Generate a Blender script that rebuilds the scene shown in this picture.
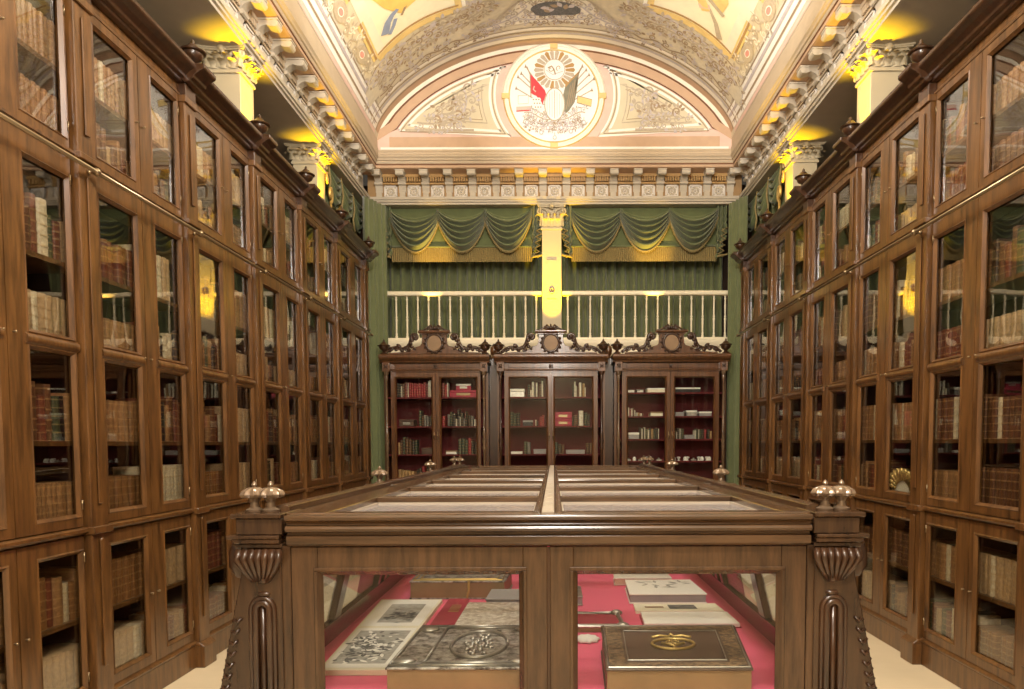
import bpy, bmesh, math, random
from mathutils import Vector, Matrix
for o in list(bpy.data.objects): bpy.data.objects.remove(o, do_unlink=True)
SC = bpy.context.scene
COL = SC.collection
PI = math.pi
sin, cos = math.sin, math.cos
rnd = random.Random(7)

# ------------------------------------------------------------ camera
EYE = 1.36
cam = bpy.data.cameras.new('camera'); camo = bpy.data.objects.new('camera', cam); COL.objects.link(camo)
cam.sensor_width = 36; cam.lens = 720 * 36 / 1024
cam.shift_x = -42 / 1024; cam.shift_y = 136.5 / 1024
cam.clip_start = .05; cam.clip_end = 60
TH = math.atan(38 / 720)
camo.matrix_world = Matrix.Translation((0, 0, EYE)) @ Matrix.Rotation(PI / 2 - TH, 4, 'X') @ Matrix.Rotation(-.003, 4, 'Z')
SC.camera = camo
# ------------------------------------------------------------ world, exposure, room lamps and added fill
SC.view_settings.view_transform = 'Standard'; SC.view_settings.look = 'None'
SC.view_settings.gamma = 1; SC.view_settings.exposure = 0.12
SC.view_settings.use_curve_mapping = False
w = bpy.data.worlds.new('world'); SC.world = w; w.use_nodes = True
w.node_tree.nodes['Background'].inputs[0].default_value = (1, .85, .65, 1)
w.node_tree.nodes['Background'].inputs[1].default_value = .05

def lamp(name, loc, energy, color, radius=.1, spot=None, aim=None, blend=.6):
    l = bpy.data.lights.new(name, 'SPOT' if spot else 'POINT'); l.energy = energy; l.color = color
    l.shadow_soft_size = radius
    o = bpy.data.objects.new(name, l); COL.objects.link(o); o.location = loc
    if spot:
        l.spot_size = math.radians(spot); l.spot_blend = blend
        o.rotation_euler = (Vector(aim) - Vector(loc)).to_track_quat('-Z', 'Y').to_euler()
    return o
WARM = (1, .92, .82)
XC = .02
lamp('chandelier_and_fill', (XC, .6, 4.2), 480, WARM, .25)
lamp('chandelier_and_fill', (XC, 4.2, 4.8), 270, WARM, .22)
lamp('chandelier_and_fill', (XC, -1.6, 3.4), 200, WARM, .3)  # added fill behind the camera for the case front, no chandelier here
lamp('added_fresco_spot', (XC, 4.6, 4.6), 380, (1, .95, .9), .1, 30, (XC, 9.15, 5.6), .8)  # added spot that whitens the lunette medallion, no fixture there
YEL = (1, .60, .0)
for s in (-1, 1):                      # amber uplights on top of the bookcases, one at each gallery column
    for y in (3.82, 5.68, 7.46):
        lamp('gallery_uplight', (XC + s * 2.325, y - .01, 3.66), 90, YEL, .015, 78, (XC + s * 2.30, y - .01, 4.4), 1.0)
    lamp('cabinet_uplight', (-1.55 if s < 0 else 1.28, 8.86, 2.74), 210, (1, .62, .1), .02, 32, (-1.52 if s < 0 else 1.26, 9.31, 3.72), .9)
    lamp('added_fresco_spot', (XC + s * .4, 4.3, 4.75), 560, (1, .93, .84), .08, 46, (XC + s * 1.75, 7.3, 5.75), .9)  # added mid-hall spot to brighten the vault, in place of cornice uplights
lamp('cabinet_uplight', (-.02, 8.92, 2.60), 300, YEL, .03, 44, (-.02, 9.22, 3.55), .8)

# ------------------------------------------------------------ node helpers
def mat(name):
    m = bpy.data.materials.new(name); m.use_nodes = True
    n = m.node_tree; b = n.nodes['Principled BSDF']
    return m, n, b
def node(n, t, **kw):
    x = n.nodes.new(t)
    for k, v in kw.items(): setattr(x, k, v)
    return x
def mapped(n, scale, kind='Object'):
    tc = node(n, 'ShaderNodeTexCoord'); mp = node(n, 'ShaderNodeMapping'); mp.inputs['Scale'].default_value = scale
    n.links.new(tc.outputs[kind], mp.inputs['Vector']); return mp.outputs[0]
def noise(n, vec, scale, detail=4, rough=.6):
    t = node(n, 'ShaderNodeTexNoise'); t.inputs['Scale'].default_value = scale; t.inputs['Detail'].default_value = detail
    t.inputs['Roughness'].default_value = rough
    n.links.new(vec, t.inputs['Vector']); return t.outputs['Fac']
def ramp(n, fac, stops):
    r = node(n, 'ShaderNodeValToRGB'); e = r.color_ramp.elements
    while len(e) < len(stops): e.new(.5)
    for q, (p, c) in zip(e, stops): q.position = p; q.color = (*c, 1)
    n.links.new(fac, r.inputs[0]); return r.outputs[0]
def bump(n, b, fac, strength, dist=.01):
    bm = node(n, 'ShaderNodeBump'); bm.inputs['Strength'].default_value = strength; bm.inputs['Distance'].default_value = dist
    n.links.new(fac, bm.inputs['Height']); n.links.new(bm.outputs[0], b.inputs['Normal'])
def S(r, g, b):
    f = lambda c: (c / 255 / 12.92) if c / 255 <= .04045 else ((c / 255 + .055) / 1.055) ** 2.4
    return (f(r), f(g), f(b))
def simple(name, c, rough=.5, metal=0, var=.12, scale=6, bmp=0, spec=None, sheen=0):
    m, n, b = mat(name)
    v = mapped(n, (1, 1, 1)); f = noise(n, v, scale)
    lo = tuple(x * (1 - var) for x in c); hi = tuple(min(1, x * (1 + var)) for x in c)
    n.links.new(ramp(n, f, [(.3, lo), (.7, hi)]), b.inputs['Base Color'])
    b.inputs['Roughness'].default_value = rough; b.inputs['Metallic'].default_value = metal
    if bmp: bump(n, b, f, bmp)
    if sheen: b.inputs['Sheen Weight'].default_value = sheen
    if spec is not None: b.inputs['Specular IOR Level'].default_value = spec
    return m
def wood(name, dark, lite, rough=.3, sc=(14, 14, 1.6), coat=.4):
    m, n, b = mat(name)
    v = mapped(n, sc); f = noise(n, v, 2.2, 6, .65)
    big = noise(n, mapped(n, (1, 1, .6)), 2.0, 2)
    c = ramp(n, f, [(.25, dark), (.62, lite), (.85, tuple(x * .75 for x in lite))])
    mx = node(n, 'ShaderNodeMix', data_type='RGBA', blend_type='MULTIPLY'); mx.inputs[0].default_value = .45
    n.links.new(c, mx.inputs[6]); n.links.new(ramp(n, big, [(.3, (.55, .5, .45)), (.7, (1, 1, 1))]), mx.inputs[7])
    n.links.new(mx.outputs[2], b.inputs['Base Color'])
    b.inputs['Roughness'].default_value = rough; b.inputs['Coat Weight'].default_value = coat; b.inputs['Coat Roughness'].default_value = .15
    bump(n, b, f, .12, .003)
    return m
def glass(name, tint=(1, 1, 1), ior=1.5, rough=.0, haze=0):
    m = bpy.data.materials.new(name); m.use_nodes = True; n = m.node_tree
    for x in list(n.nodes): n.nodes.remove(x)
    out = node(n, 'ShaderNodeOutputMaterial'); mx = node(n, 'ShaderNodeMixShader'); fr = node(n, 'ShaderNodeFresnel')
    tr = node(n, 'ShaderNodeBsdfTransparent'); gl = node(n, 'ShaderNodeBsdfGlossy')
    ge = node(n, 'ShaderNodeNewGeometry'); mi = node(n, 'ShaderNodeMix', data_type='FLOAT')
    mi.inputs[2].default_value = ior; mi.inputs[3].default_value = 1/ior     # same reflection from either face of the pane
    n.links.new(ge.outputs['Backfacing'], mi.inputs[0]); n.links.new(mi.outputs[0], fr.inputs[0])
    gl.inputs['Roughness'].default_value = rough
    tr.inputs[0].default_value = (*tint, 1)
    # a little waviness, as in old glass
    v = mapped(n, (1, 1, 1)); f = noise(n, v, 3.0, 1)
    bm = node(n, 'ShaderNodeBump'); bm.inputs['Strength'].default_value = .05; bm.inputs['Distance'].default_value = .02
    n.links.new(f, bm.inputs['Height']); n.links.new(bm.outputs[0], gl.inputs['Normal'])
    n.links.new(fr.outputs[0], mx.inputs[0]); n.links.new(tr.outputs[0], mx.inputs[1]); n.links.new(gl.outputs[0], mx.inputs[2])
    res = mx.outputs[0]
    if haze:                                   # even pale grey diffuse mixed into the pane
        df = node(n, 'ShaderNodeBsdfDiffuse'); df.inputs[0].default_value = (*S(196, 188, 186), 1)
        m2 = node(n, 'ShaderNodeMixShader'); m2.inputs[0].default_value = haze
        n.links.new(res, m2.inputs[1]); n.links.new(df.outputs[0], m2.inputs[2]); res = m2.outputs[0]
    n.links.new(res, out.inputs[0]); return m

M = {}
M['wood'] = wood('walnut_wood', S(50, 31, 15), S(116, 79, 42))
M['wood_case'] = wood('case_walnut', S(46, 31, 19), S(92, 66, 43), .25)
M['wood_x'] = wood('case_walnut_along', S(48, 33, 20), S(96, 70, 46), .25, (1.6, 14, 14))
M['wood_dark'] = wood('dark_carved_wood', S(38, 22, 13), S(74, 47, 28), .3)
M['wood_post'] = wood('post_walnut', S(38, 26, 17), S(78, 55, 36), .25)
M['cab'] = wood('cabinet_mahogany', S(56, 33, 17), S(112, 73, 41), .3)
M['inside'] = simple('bookcase_interior', S(52, 26, 18), .7)
M['cabred'] = simple('cabinet_red_lining', S(92, 14, 19), .8, var=.1)
M['glass'] = glass('bookcase_glass', (.95, .95, .93), 2.0)
M['glass_case'] = glass('case_glass', (.97, .98, .96), 1.3)
M['glass_top'] = glass('case_top_glass', (.95, .96, .95), 1.5, .12, .22)
M['pole'] = wood('polished_colonnette_wood', S(60, 44, 32), S(128, 104, 80), .2, coat=.6)
M['fillet_sheen'] = simple('pale_fillet_and_sheen', S(176, 164, 148), .3, var=.08)
M['brass'] = simple('aged_brass', S(150, 132, 104), .28, .9, .1)
M['plaster'] = simple('cream_plaster', S(190, 180, 162), .6, var=.05)
M['plaster_lit'] = simple('ivory_plaster', S(226, 214, 188), .6, var=.04)
M['pier'] = simple('ivory_painted_column', S(190, 178, 150), .55, var=.03)
M['frieze'] = simple('frieze_ochre', S(160, 128, 86), .65, var=.08)
M['panelw'] = simple('pale_relief_panel', S(214, 208, 200), .6, var=.03)
M['cornice'] = simple('cornice_plaster', S(186, 168, 142), .6, var=.05)
M['groove'] = simple('cornice_brown_line', S(112, 74, 46), .6)
M['white_line'] = simple('painted_white_moulding', S(238, 232, 220), .6, var=.03)
M['vault'] = simple('vault_olive_cream', S(206, 194, 168), .7, var=.07, scale=20)
M['lun'] = simple('lunette_cream', S(208, 196, 166), .7, var=.05)
M['salmon'] = simple('salmon_paint', S(218, 186, 170), .7, var=.06)
M['tan'] = simple('tan_paint', S(192, 160, 130), .7, var=.06)
M['lilac'] = simple('lilac_grey_paint', S(190, 180, 178), .7, var=.1, scale=30)
M['greyp'] = simple('grey_scroll_paint', S(182, 168, 146), .7, var=.12, scale=30)
M['ltp'] = simple('light_scroll_paint', S(230, 221, 202), .7, var=.05)
M['umber'] = simple('umber_line_paint', S(160, 138, 110), .7)
M['goldp'] = simple('gold_paint', S(222, 194, 128), .55, var=.12)
M['goldd'] = simple('dark_gold_paint', S(174, 138, 84), .55, var=.1)
M['pinkj'] = simple('pink_jewel_paint', S(214, 150, 140), .6)
M['medw'] = simple('medallion_white', S(240, 236, 228), .6, var=.02)
M['sky'] = simple('fresco_pale_sky', S(236, 228, 200), .7, var=.05, scale=5)
M['yelp'] = simple('fresco_yellow', S(232, 196, 112), .7, var=.12)
M['bluep'] = simple('fresco_blue', S(140, 152, 180), .7)
M['redp'] = simple('flag_red', S(206, 66, 72), .7, var=.1)
M['flagg'] = simple('flag_grey_green', S(128, 124, 104), .7, var=.15, scale=14)
M['green'] = simple('green_velvet', S(104, 112, 74), .85, var=.1, scale=9, sheen=.35)
M['green_d'] = simple('green_velvet_deep', S(96, 105, 66), .85, var=.12, scale=9, sheen=.3)
M['fringe'] = simple('olive_gold_fringe', S(138, 122, 78), .7, var=.2, scale=60)
M['whitep'] = simple('ivory_balustrade_paint', S(238, 228, 200), .45, var=.03)
M['marble'] = simple('pale_marble_floor', S(214, 198, 168), .25, var=.06, scale=2)
M['wallc'] = simple('cream_wall', S(190, 172, 140), .8)
M['gal'] = simple('gallery_grey_paint', S(120, 112, 100), .8, var=.2, scale=3)
M['darkw'] = simple('dark_wall', S(70, 52, 38), .8)
M['pink'] = simple('pink_felt', S(226, 78, 118), .9, var=.05, scale=40, sheen=.3)
M['paper'] = simple('old_paper', S(232, 224, 200), .8, var=.04)
M['white'] = simple('white_card', S(236, 232, 224), .7, var=.02)
M['grey'] = simple('grey_cloth_cover', S(150, 146, 146), .7, var=.06)
M['tanl'] = simple('tan_leather', S(140, 112, 80), .5, var=.12, scale=10)
M['brownl'] = simple('dark_brown_leather', S(86, 66, 54), .4, var=.12, scale=12)
M['silver'] = simple('tarnished_silver', S(172, 168, 162), .35, .8, .2, 30)
M['gold'] = simple('gilt', S(196, 168, 104), .35, .6, .15)
M['magenta'] = simple('crimson_box', S(158, 36, 62), .6)
M['black'] = simple('black_lacquer', S(28, 24, 22), .4)
M['greyd'] = simple('dark_grey_ink', S(98, 96, 94), .8, var=.35, scale=40)
M['greym'] = simple('mid_grey_ink', S(168, 164, 156), .8, var=.2, scale=40)
def relief(name, base, hi, scale, metal):
    m, n, b = mat(name)
    t = node(n, 'ShaderNodeTexVoronoi'); t.inputs['Scale'].default_value = scale
    v = mapped(n, (1, 1, 1)); n.links.new(v, t.inputs['Vector'])
    f = noise(n, v, scale * .8, 5, .7)
    n.links.new(ramp(n, f, [(.38, base), (.5, tuple(.5 * (a + c) for a, c in zip(base, hi))), (.62, hi)]), b.inputs['Base Color'])
    b.inputs['Roughness'].default_value = .38; b.inputs['Metallic'].default_value = metal
    bump(n, b, f, .8, .01); return m
M['relief'] = relief('embossed_silver_cover', S(74, 64, 58), S(190, 184, 178), 34, .3)
M['relief_w'] = relief('embossed_pale_cover', S(170, 156, 138), S(236, 230, 220), 40, .2)
M['relief_b'] = relief('embossed_brown_border', S(64, 46, 38), S(156, 128, 96), 60, .2)
# leather for the books: colour from the mesh, gilt bands from the spine's UV
def leather():
    m, n, b = mat('book_leather')
    at = node(n, 'ShaderNodeAttribute', attribute_name='col')
    uv = node(n, 'ShaderNodeUVMap'); sp = node(n, 'ShaderNodeSeparateXYZ'); n.links.new(uv.outputs[0], sp.inputs[0])
    ml = node(n, 'ShaderNodeMath', operation='MULTIPLY'); ml.inputs[1].default_value = 5.5; n.links.new(sp.outputs[1], ml.inputs[0])
    fr = node(n, 'ShaderNodeMath', operation='FRACT'); n.links.new(ml.outputs[0], fr.inputs[0])
    band = ramp(n, fr.outputs[0], [(0, (1, 1, 1)), (.07, (1, 1, 1)), (.10, (0, 0, 0)), (.9, (0, 0, 0)), (.93, (1, 1, 1))])
    v = mapped(n, (1, 1, 1)); f = noise(n, v, 38, 4, .7)
    c1 = node(n, 'ShaderNodeMix', data_type='RGBA', blend_type='MULTIPLY'); c1.inputs[0].default_value = .8
    n.links.new(at.outputs['Color'], c1.inputs[6]); n.links.new(ramp(n, f, [(.35, (.55, .5, .45)), (.65, (1.0, 1.0, 1.0))]), c1.inputs[7])
    mx = node(n, 'ShaderNodeMix', data_type='RGBA'); n.links.new(c1.outputs[2], mx.inputs[6]); mx.inputs[7].default_value = (*S(196, 160, 104), 1)
    mu = node(n, 'ShaderNodeMath', operation='MULTIPLY'); mu.inputs[1].default_value = .32; n.links.new(band, mu.inputs[0])
    n.links.new(mu.outputs[0], mx.inputs[0])
    n.links.new(mx.outputs[2], b.inputs['Base Color']); b.inputs['Roughness'].default_value = .45
    return m
M['leather'] = leather()

# ------------------------------------------------------------ mesh helpers
class Paint:
    def __init__(s, fn, off): s.fn = fn; s.off = off
    def __call__(s, u, v): return s.fn(u, v, s.off)
def lift(mp):
    if isinstance(mp, Paint): mp.off += 1.2e-5
class MB:
    def __init__(s): s.v = []; s.f = []; s.m = []; s.uv = {}; s.c = []; s.col = None
    def add(s, vs, fs, m=0):
        o = len(s.v); s.v += [tuple(p) for p in vs]
        for f in fs: s.f.append([i + o for i in f]); s.m.append(m); s.c.append(s.col)
        return o
    def box(s, x0, x1, y0, y1, z0, z1, m=0):
        if x0 > x1: x0, x1 = x1, x0
        if y0 > y1: y0, y1 = y1, y0
        s.add([(x0,y0,z0),(x1,y0,z0),(x1,y1,z0),(x0,y1,z0),(x0,y0,z1),(x1,y0,z1),(x1,y1,z1),(x0,y1,z1)],
              [(0,3,2,1),(4,5,6,7),(0,1,5,4),(1,2,6,5),(2,3,7,6),(3,0,4,7)], m)
        return s
    def hexa(s, b, t, m=0):          # 4 bottom + 4 top points
        s.add(b + t, [(0,3,2,1),(4,5,6,7),(0,1,5,4),(1,2,6,5),(2,3,7,6),(3,0,4,7)], m); return s
    def prism(s, pts, fn0, fn1, m=0):  # 2D outline swept between two mappings
        n = len(pts); s.add([fn0(*p) for p in pts] + [fn1(*p) for p in pts],
            [tuple(range(n))[::-1], tuple(range(n, 2*n))] + [(i, (i+1) % n, n+(i+1) % n, n+i) for i in range(n)], m); return s
    def ex_x(s, prof, x0, x1, m=0): return s.prism(prof, lambda y, z: (x0, y, z), lambda y, z: (x1, y, z), m)
    def ex_y(s, prof, y0, y1, m=0): return s.prism(prof, lambda x, z: (x, y0, z), lambda x, z: (x, y1, z), m)
    def ex_z(s, prof, z0, z1, m=0): return s.prism(prof, lambda x, y: (x, y, z0), lambda x, y: (x, y, z1), m)
    def lathe(s, prof, cx, cy, cz=0, n=12, m=0, lobes=0, amp=0):
        vs = []; k = len(prof)
        for i in range(n):
            a = 2*PI*i/n
            q = 1 + (amp * cos(lobes*a) if lobes else 0)
            for r, z in prof: vs.append((cx + r*q*cos(a), cy + r*q*sin(a), cz + z))
        fs = [(i*k+j, ((i+1) % n)*k+j, ((i+1) % n)*k+j+1, i*k+j+1) for i in range(n) for j in range(k-1)]
        fs.append(tuple(i*k for i in range(n))[::-1]); fs.append(tuple(i*k+k-1 for i in range(n)))
        s.add(vs, fs, m); return s
    def tube(s, pts, r, n=6, m=0, flat=1.0):
        pts = [Vector(p) for p in pts]; N = len(pts); vs = []
        up = Vector((0, 0, 1)); prev = None
        for i, p in enumerate(pts):
            t = (pts[min(i+1, N-1)] - pts[max(i-1, 0)])
            if t.length < 1e-9: t = Vector((0, 0, 1))
            t.normalize()
            if prev is None:
                a = t.cross(up)
                if a.length < .1: a = t.cross(Vector((0, 1, 0)))
                a.normalize()
            else:
                a = prev - t * prev.dot(t)
                if a.length < 1e-6: a = t.orthogonal()
                a.normalize()
            prev = a; b = t.cross(a)
            rr = r(i/(N-1)) if callable(r) else r
            for k in range(n):
                q = 2*PI*k/n; vs.append(p + a*rr*cos(q) + b*rr*sin(q)*flat)
        fs = [(i*n+k, i*n+(k+1) % n, (i+1)*n+(k+1) % n, (i+1)*n+k) for i in range(N-1) for k in range(n)]
        fs.append(tuple(range(n))[::-1]); fs.append(tuple((N-1)*n+k for k in range(n)))
        s.add(vs, fs, m); return s
    def sphere(s, c, r, n=10, m=0, sc=(1, 1, 1)):
        prof = [(max(1e-4, r*sin(PI*j/6)), -r*cos(PI*j/6)) for j in range(7)]
        o = len(s.v); s.lathe(prof, 0, 0, 0, n, m)
        for i in range(o, len(s.v)):
            v = s.v[i]; s.v[i] = (c[0]+v[0]*sc[0], c[1]+v[1]*sc[1], c[2]+v[2]*sc[2])
        return s
    def grid(s, fn, nu, nv, m=0):
        vs = [fn(i/nu, j/nv) for i in range(nu+1) for j in range(nv+1)]
        s.add(vs, [(i*(nv+1)+j, (i+1)*(nv+1)+j, (i+1)*(nv+1)+j+1, i*(nv+1)+j+1) for i in range(nu) for j in range(nv)], m); return s
    def ribbon(s, path, w, mp, m=0):   # strip of paint on a surface; mp(u, v) -> 3D
        lift(mp); N = len(path); vs = []
        for i, p in enumerate(path):
            a = path[max(i-1, 0)]; b = path[min(i+1, N-1)]
            dx, dy = b[0]-a[0], b[1]-a[1]; l = math.hypot(dx, dy) or 1
            ww = (w(i/(N-1)) if callable(w) else w) / 2
            vs.append(mp(p[0]-dy/l*ww, p[1]+dx/l*ww)); vs.append(mp(p[0]+dy/l*ww, p[1]-dx/l*ww))
        s.add(vs, [(2*i, 2*i+2, 2*i+3, 2*i+1) for i in range(N-1)], m); return s
    def poly(s, pts, mp, m=0): lift(mp); s.add([mp(*p) for p in pts], [tuple(range(len(pts)))], m); return s
    def disc(s, cx, cy, rx, ry, mp, m=0, n=28):
        lift(mp); vs = [mp(cx, cy)] + [mp(cx+rx*cos(2*PI*i/n), cy+ry*sin(2*PI*i/n)) for i in range(n)]
        s.add(vs, [(0, i+1, (i+1) % n+1) for i in range(n)], m); return s
    def build(s, name, mats, parent=None, smooth=False, bevel=0, label=None):
        me = bpy.data.meshes.new(name); me.from_pydata(s.v, [], s.f)
        if not isinstance(mats, (list, tuple)): mats = [mats]
        for q in mats: me.materials.append(M[q] if isinstance(q, str) else q)
        me.polygons.foreach_set('material_index', s.m)
        if smooth is True: me.polygons.foreach_set('use_smooth', [True]*len(s.f))
        elif smooth:
            me.polygons.foreach_set('use_smooth', [True]*len(s.f)); me.set_sharp_from_angle(angle=math.radians(smooth))
        me.update()
        o = bpy.data.objects.new(name, me); COL.objects.link(o)
        if parent: o.parent = parent
        if bevel:
            b = o.modifiers.new('bevel', 'BEVEL'); b.width = bevel; b.segments = 1; b.limit_method = 'ANGLE'
        if label: o['label'] = label
        return o
def fix(mb):                          # consistent outward normals are not needed, but keep for closed shells
    return mb
def tag(o, label, cat, group=None, kind=None):
    o['label'] = label; o['category'] = cat
    if group: o['group'] = group
    if kind: o['kind'] = kind
    return o
def thing(name, label, cat, loc=(0, 0, 0), rz=0, group=None):
    o = bpy.data.objects.new(name, None); COL.objects.link(o); o.location = loc; o.rotation_euler = (0, 0, rz)
    o.empty_display_size = .1
    return tag(o, label, cat, group)
def struct(o, label=None):
    o['kind'] = 'structure'
    if label: o['label'] = label
    return o
def spiral(cx, cy, r, turns, a0, d=1, n=22, rmin=.12):
    return [(cx + r*(1-(1-rmin)*t)*cos(a0+d*2*PI*turns*t), cy + r*(1-(1-rmin)*t)*sin(a0+d*2*PI*turns*t)) for t in [i/n for i in range(n+1)]]
def bez(p, q, r_, s_, n=14):
    return [tuple((1-t)**3*a+3*(1-t)**2*t*b+3*(1-t)*t*t*c+t**3*d for a, b, c, d in zip(p, q, r_, s_)) for t in [i/n for i in range(n+1)]]
def leaf(mb, x, y, L, W, a, mp, m):
    pts = []
    for t, w_ in ((0, .1), (.25, .8), (.5, 1), (.75, .6), (1, 0.02), (.75, -.6), (.5, -1), (.25, -.8), (0, -.1)):
        pts.append((x + L*t*cos(a) - W*w_*sin(a)*.5, y + L*t*sin(a) + W*w_*cos(a)*.5))
    mb.poly(pts, mp, m)
def scrollwork(mb, path, size, mp, m_a, m_b, rr, dens=1.0):
    """rinceau: a wavy stem with alternating spirals and leaves along a 2D path"""
    mb.ribbon(path, size*.16, mp, m_a)
    L = 0; nxt = size*.3; side = 1
    for i in range(1, len(path)):
        a, b = path[i-1], path[i]; d = math.hypot(b[0]-a[0], b[1]-a[1]); L += d
        if L >= nxt:
            nxt += size*.62/dens; side = -side
            ang = math.atan2(b[1]-a[1], b[0]-a[0]); na = ang + side*PI/2
            r = size*(.30+.12*rr.random())
            cx, cy = b[0]+cos(na)*r, b[1]+sin(na)*r
            mb.ribbon(spiral(cx, cy, r, 1.35, na+PI, side), lambda t: size*.13*(1-.5*t), mp, m_a if rr.random() < .6 else m_b)
            for k in range(4):
                aa = na + rr.uniform(-1.4, 1.4)
                leaf(mb, cx+cos(aa)*r*.9, cy+sin(aa)*r*.9, size*.42, size*.2, aa+rr.uniform(-.5, .5), mp, m_b if k % 2 else m_a)
            leaf(mb, cx, cy, r*.6, r*.5, rr.random()*6, mp, m_b)

# ============================================================ SETTING
HW = 2.23                                  # from the middle of the hall to the bookcase fronts
XL, XR = XC + .01 - HW, XC + .01 + HW      # bookcase faces: -2.20, 2.26
YN = -2.6                                  # wall behind the camera
b = MB(); b.box(-4.6, 4.6, YN, 10.2, -.08, 0); struct(b.build('floor', 'marble'))
for s, nm in ((-1, 'wall_left'), (1, 'wall_right')):
    b = MB(); b.box(XC+s*2.66, XC+s*2.76, YN, 10.2, 0, 3.3); b.box(XC+s*2.66, XC+s*4.5, YN, 10.2, 3.2, 3.3); b.box(XC+s*4.4, XC+s*4.5, YN, 10.2, 3.3, 4.9)
    struct(b.build(nm, 'gal'))
b = MB(); b.box(-4.6, 4.6, YN-.1, YN, 0, 6.5); struct(b.build('wall_back', 'wallc'))
b = MB(); b.box(-2.6, 2.66, 9.36, 9.5, 0, 2.42); b.box(-4.5, 4.5, 10.1, 10.2, 2.4, 4.9); struct(b.build('wall_front', 'darkw'))
for s, i in ((-1, 1), (1, 2)):             # gallery ceilings with shallow coffers
    b = MB(); b.box(XC+s*2.8, XC+s*4.4, YN, 10.1, 4.8, 4.9)
    for y in (.0, 1.8, 3.65, 5.5, 7.3, 9.0): b.box(XC+s*2.8, XC+s*4.4, y, y+.16, 4.68, 4.8, 1)
    b.box(XC+s*3.5, XC+s*3.62, YN, 10.1, 4.72, 4.8, 1)
    struct(b.build('trim_%d' % i, ['gal', 'groove']), 'painted gallery ceiling')

# vault
def zv(x):
    x = min(abs(x), 2.2)
    return .5*(5.10+1.17*math.sqrt(max(0, 1-(x/2.2)**2)) + 6.27-2.735+math.sqrt(2.735**2-x*x))
NT = 400; TX = [2.2*sin(PI/2*i/NT) for i in range(NT+1)]; TS = [0.0]
for i in range(NT): TS.append(TS[-1] + math.hypot(TX[i+1]-TX[i], zv(TX[i+1])-zv(TX[i])))
SMAX = TS[-1]
def s_of(x):
    a = abs(x)
    for i in range(NT):
        if TX[i+1] >= a:
            t = (a-TX[i])/(TX[i+1]-TX[i]+1e-12); r = TS[i]+t*(TS[i+1]-TS[i]); break
    else: r = SMAX
    return math.copysign(r, x)
def x_of(s):
    a = min(abs(s), SMAX-1e-6); lo, hi = 0, NT
    while hi-lo > 1:
        m_ = (lo+hi)//2
        if TS[m_] <= a: lo = m_
        else: hi = m_
    t = (a-TS[lo])/(TS[hi]-TS[lo]+1e-12); return math.copysign(TX[lo]+t*(TX[hi]-TX[lo]), s)
def vm(off):
    def f(s, y, off):
        x = x_of(s); e = .01; x1, x2 = x_of(s-e), x_of(s+e)
        dx, dz = x2-x1, zv(x2)-zv(x1); l = math.hypot(dx, dz) or 1
        return (XC + x - (-dz/l)*off, y, zv(x) - dx/l*off)
    return Paint(f, off)
b = MB(); v0 = vm(0)
b.grid(lambda u, v: v0((u*2-1)*SMAX, YN+(9.2-YN)*v), 64, 12)
b.grid(lambda u, v: vm(-.12)((u*2-1)*SMAX, YN+(9.2-YN)*v), 64, 2)
ceil_o = struct(b.build('ceiling', 'vault', smooth=True))
def S2(x0, x1, y, n=40): return [(s_of(x0)+(s_of(x1)-s_of(x0))*i/n, y) for i in range(n+1)]
# rib mouldings against the lunette
b = MB()
for y, w_, k in ((9.08, .10, 3), (9.015, .035, 1), (8.96, .07, 0), (8.9, .03, 2), (8.85, .02, 1), (8.80, .05, 0), (8.765, .012, 1)):
    b.ribbon(S2(-2.19, 2.19, y, 64), w_, vm(.004+.001*(k == 1)), k)
b.build('rib_moulding', ['ltp', 'umber', 'lilac', 'tan'], ceil_o)
# straight mouldings along the springing
SM = SMAX
b = MB()
for s in (-1, 1):
    for d, w_, k in ((.03, .05, 4), (.085, .045, 0), (.125, .02, 1), (.16, .045, 0), (.205, .03, 2), (.235, .03, 0), (.262, .012, 1)):
        b.ribbon([(s*(SM-d), YN+(8.98-YN)*i/20) for i in range(21)], w_, vm(.005), k)
b.build('springing_moulding', ['white_line', 'umber', 'lilac', 'tan', 'salmon'], ceil_o)
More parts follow.
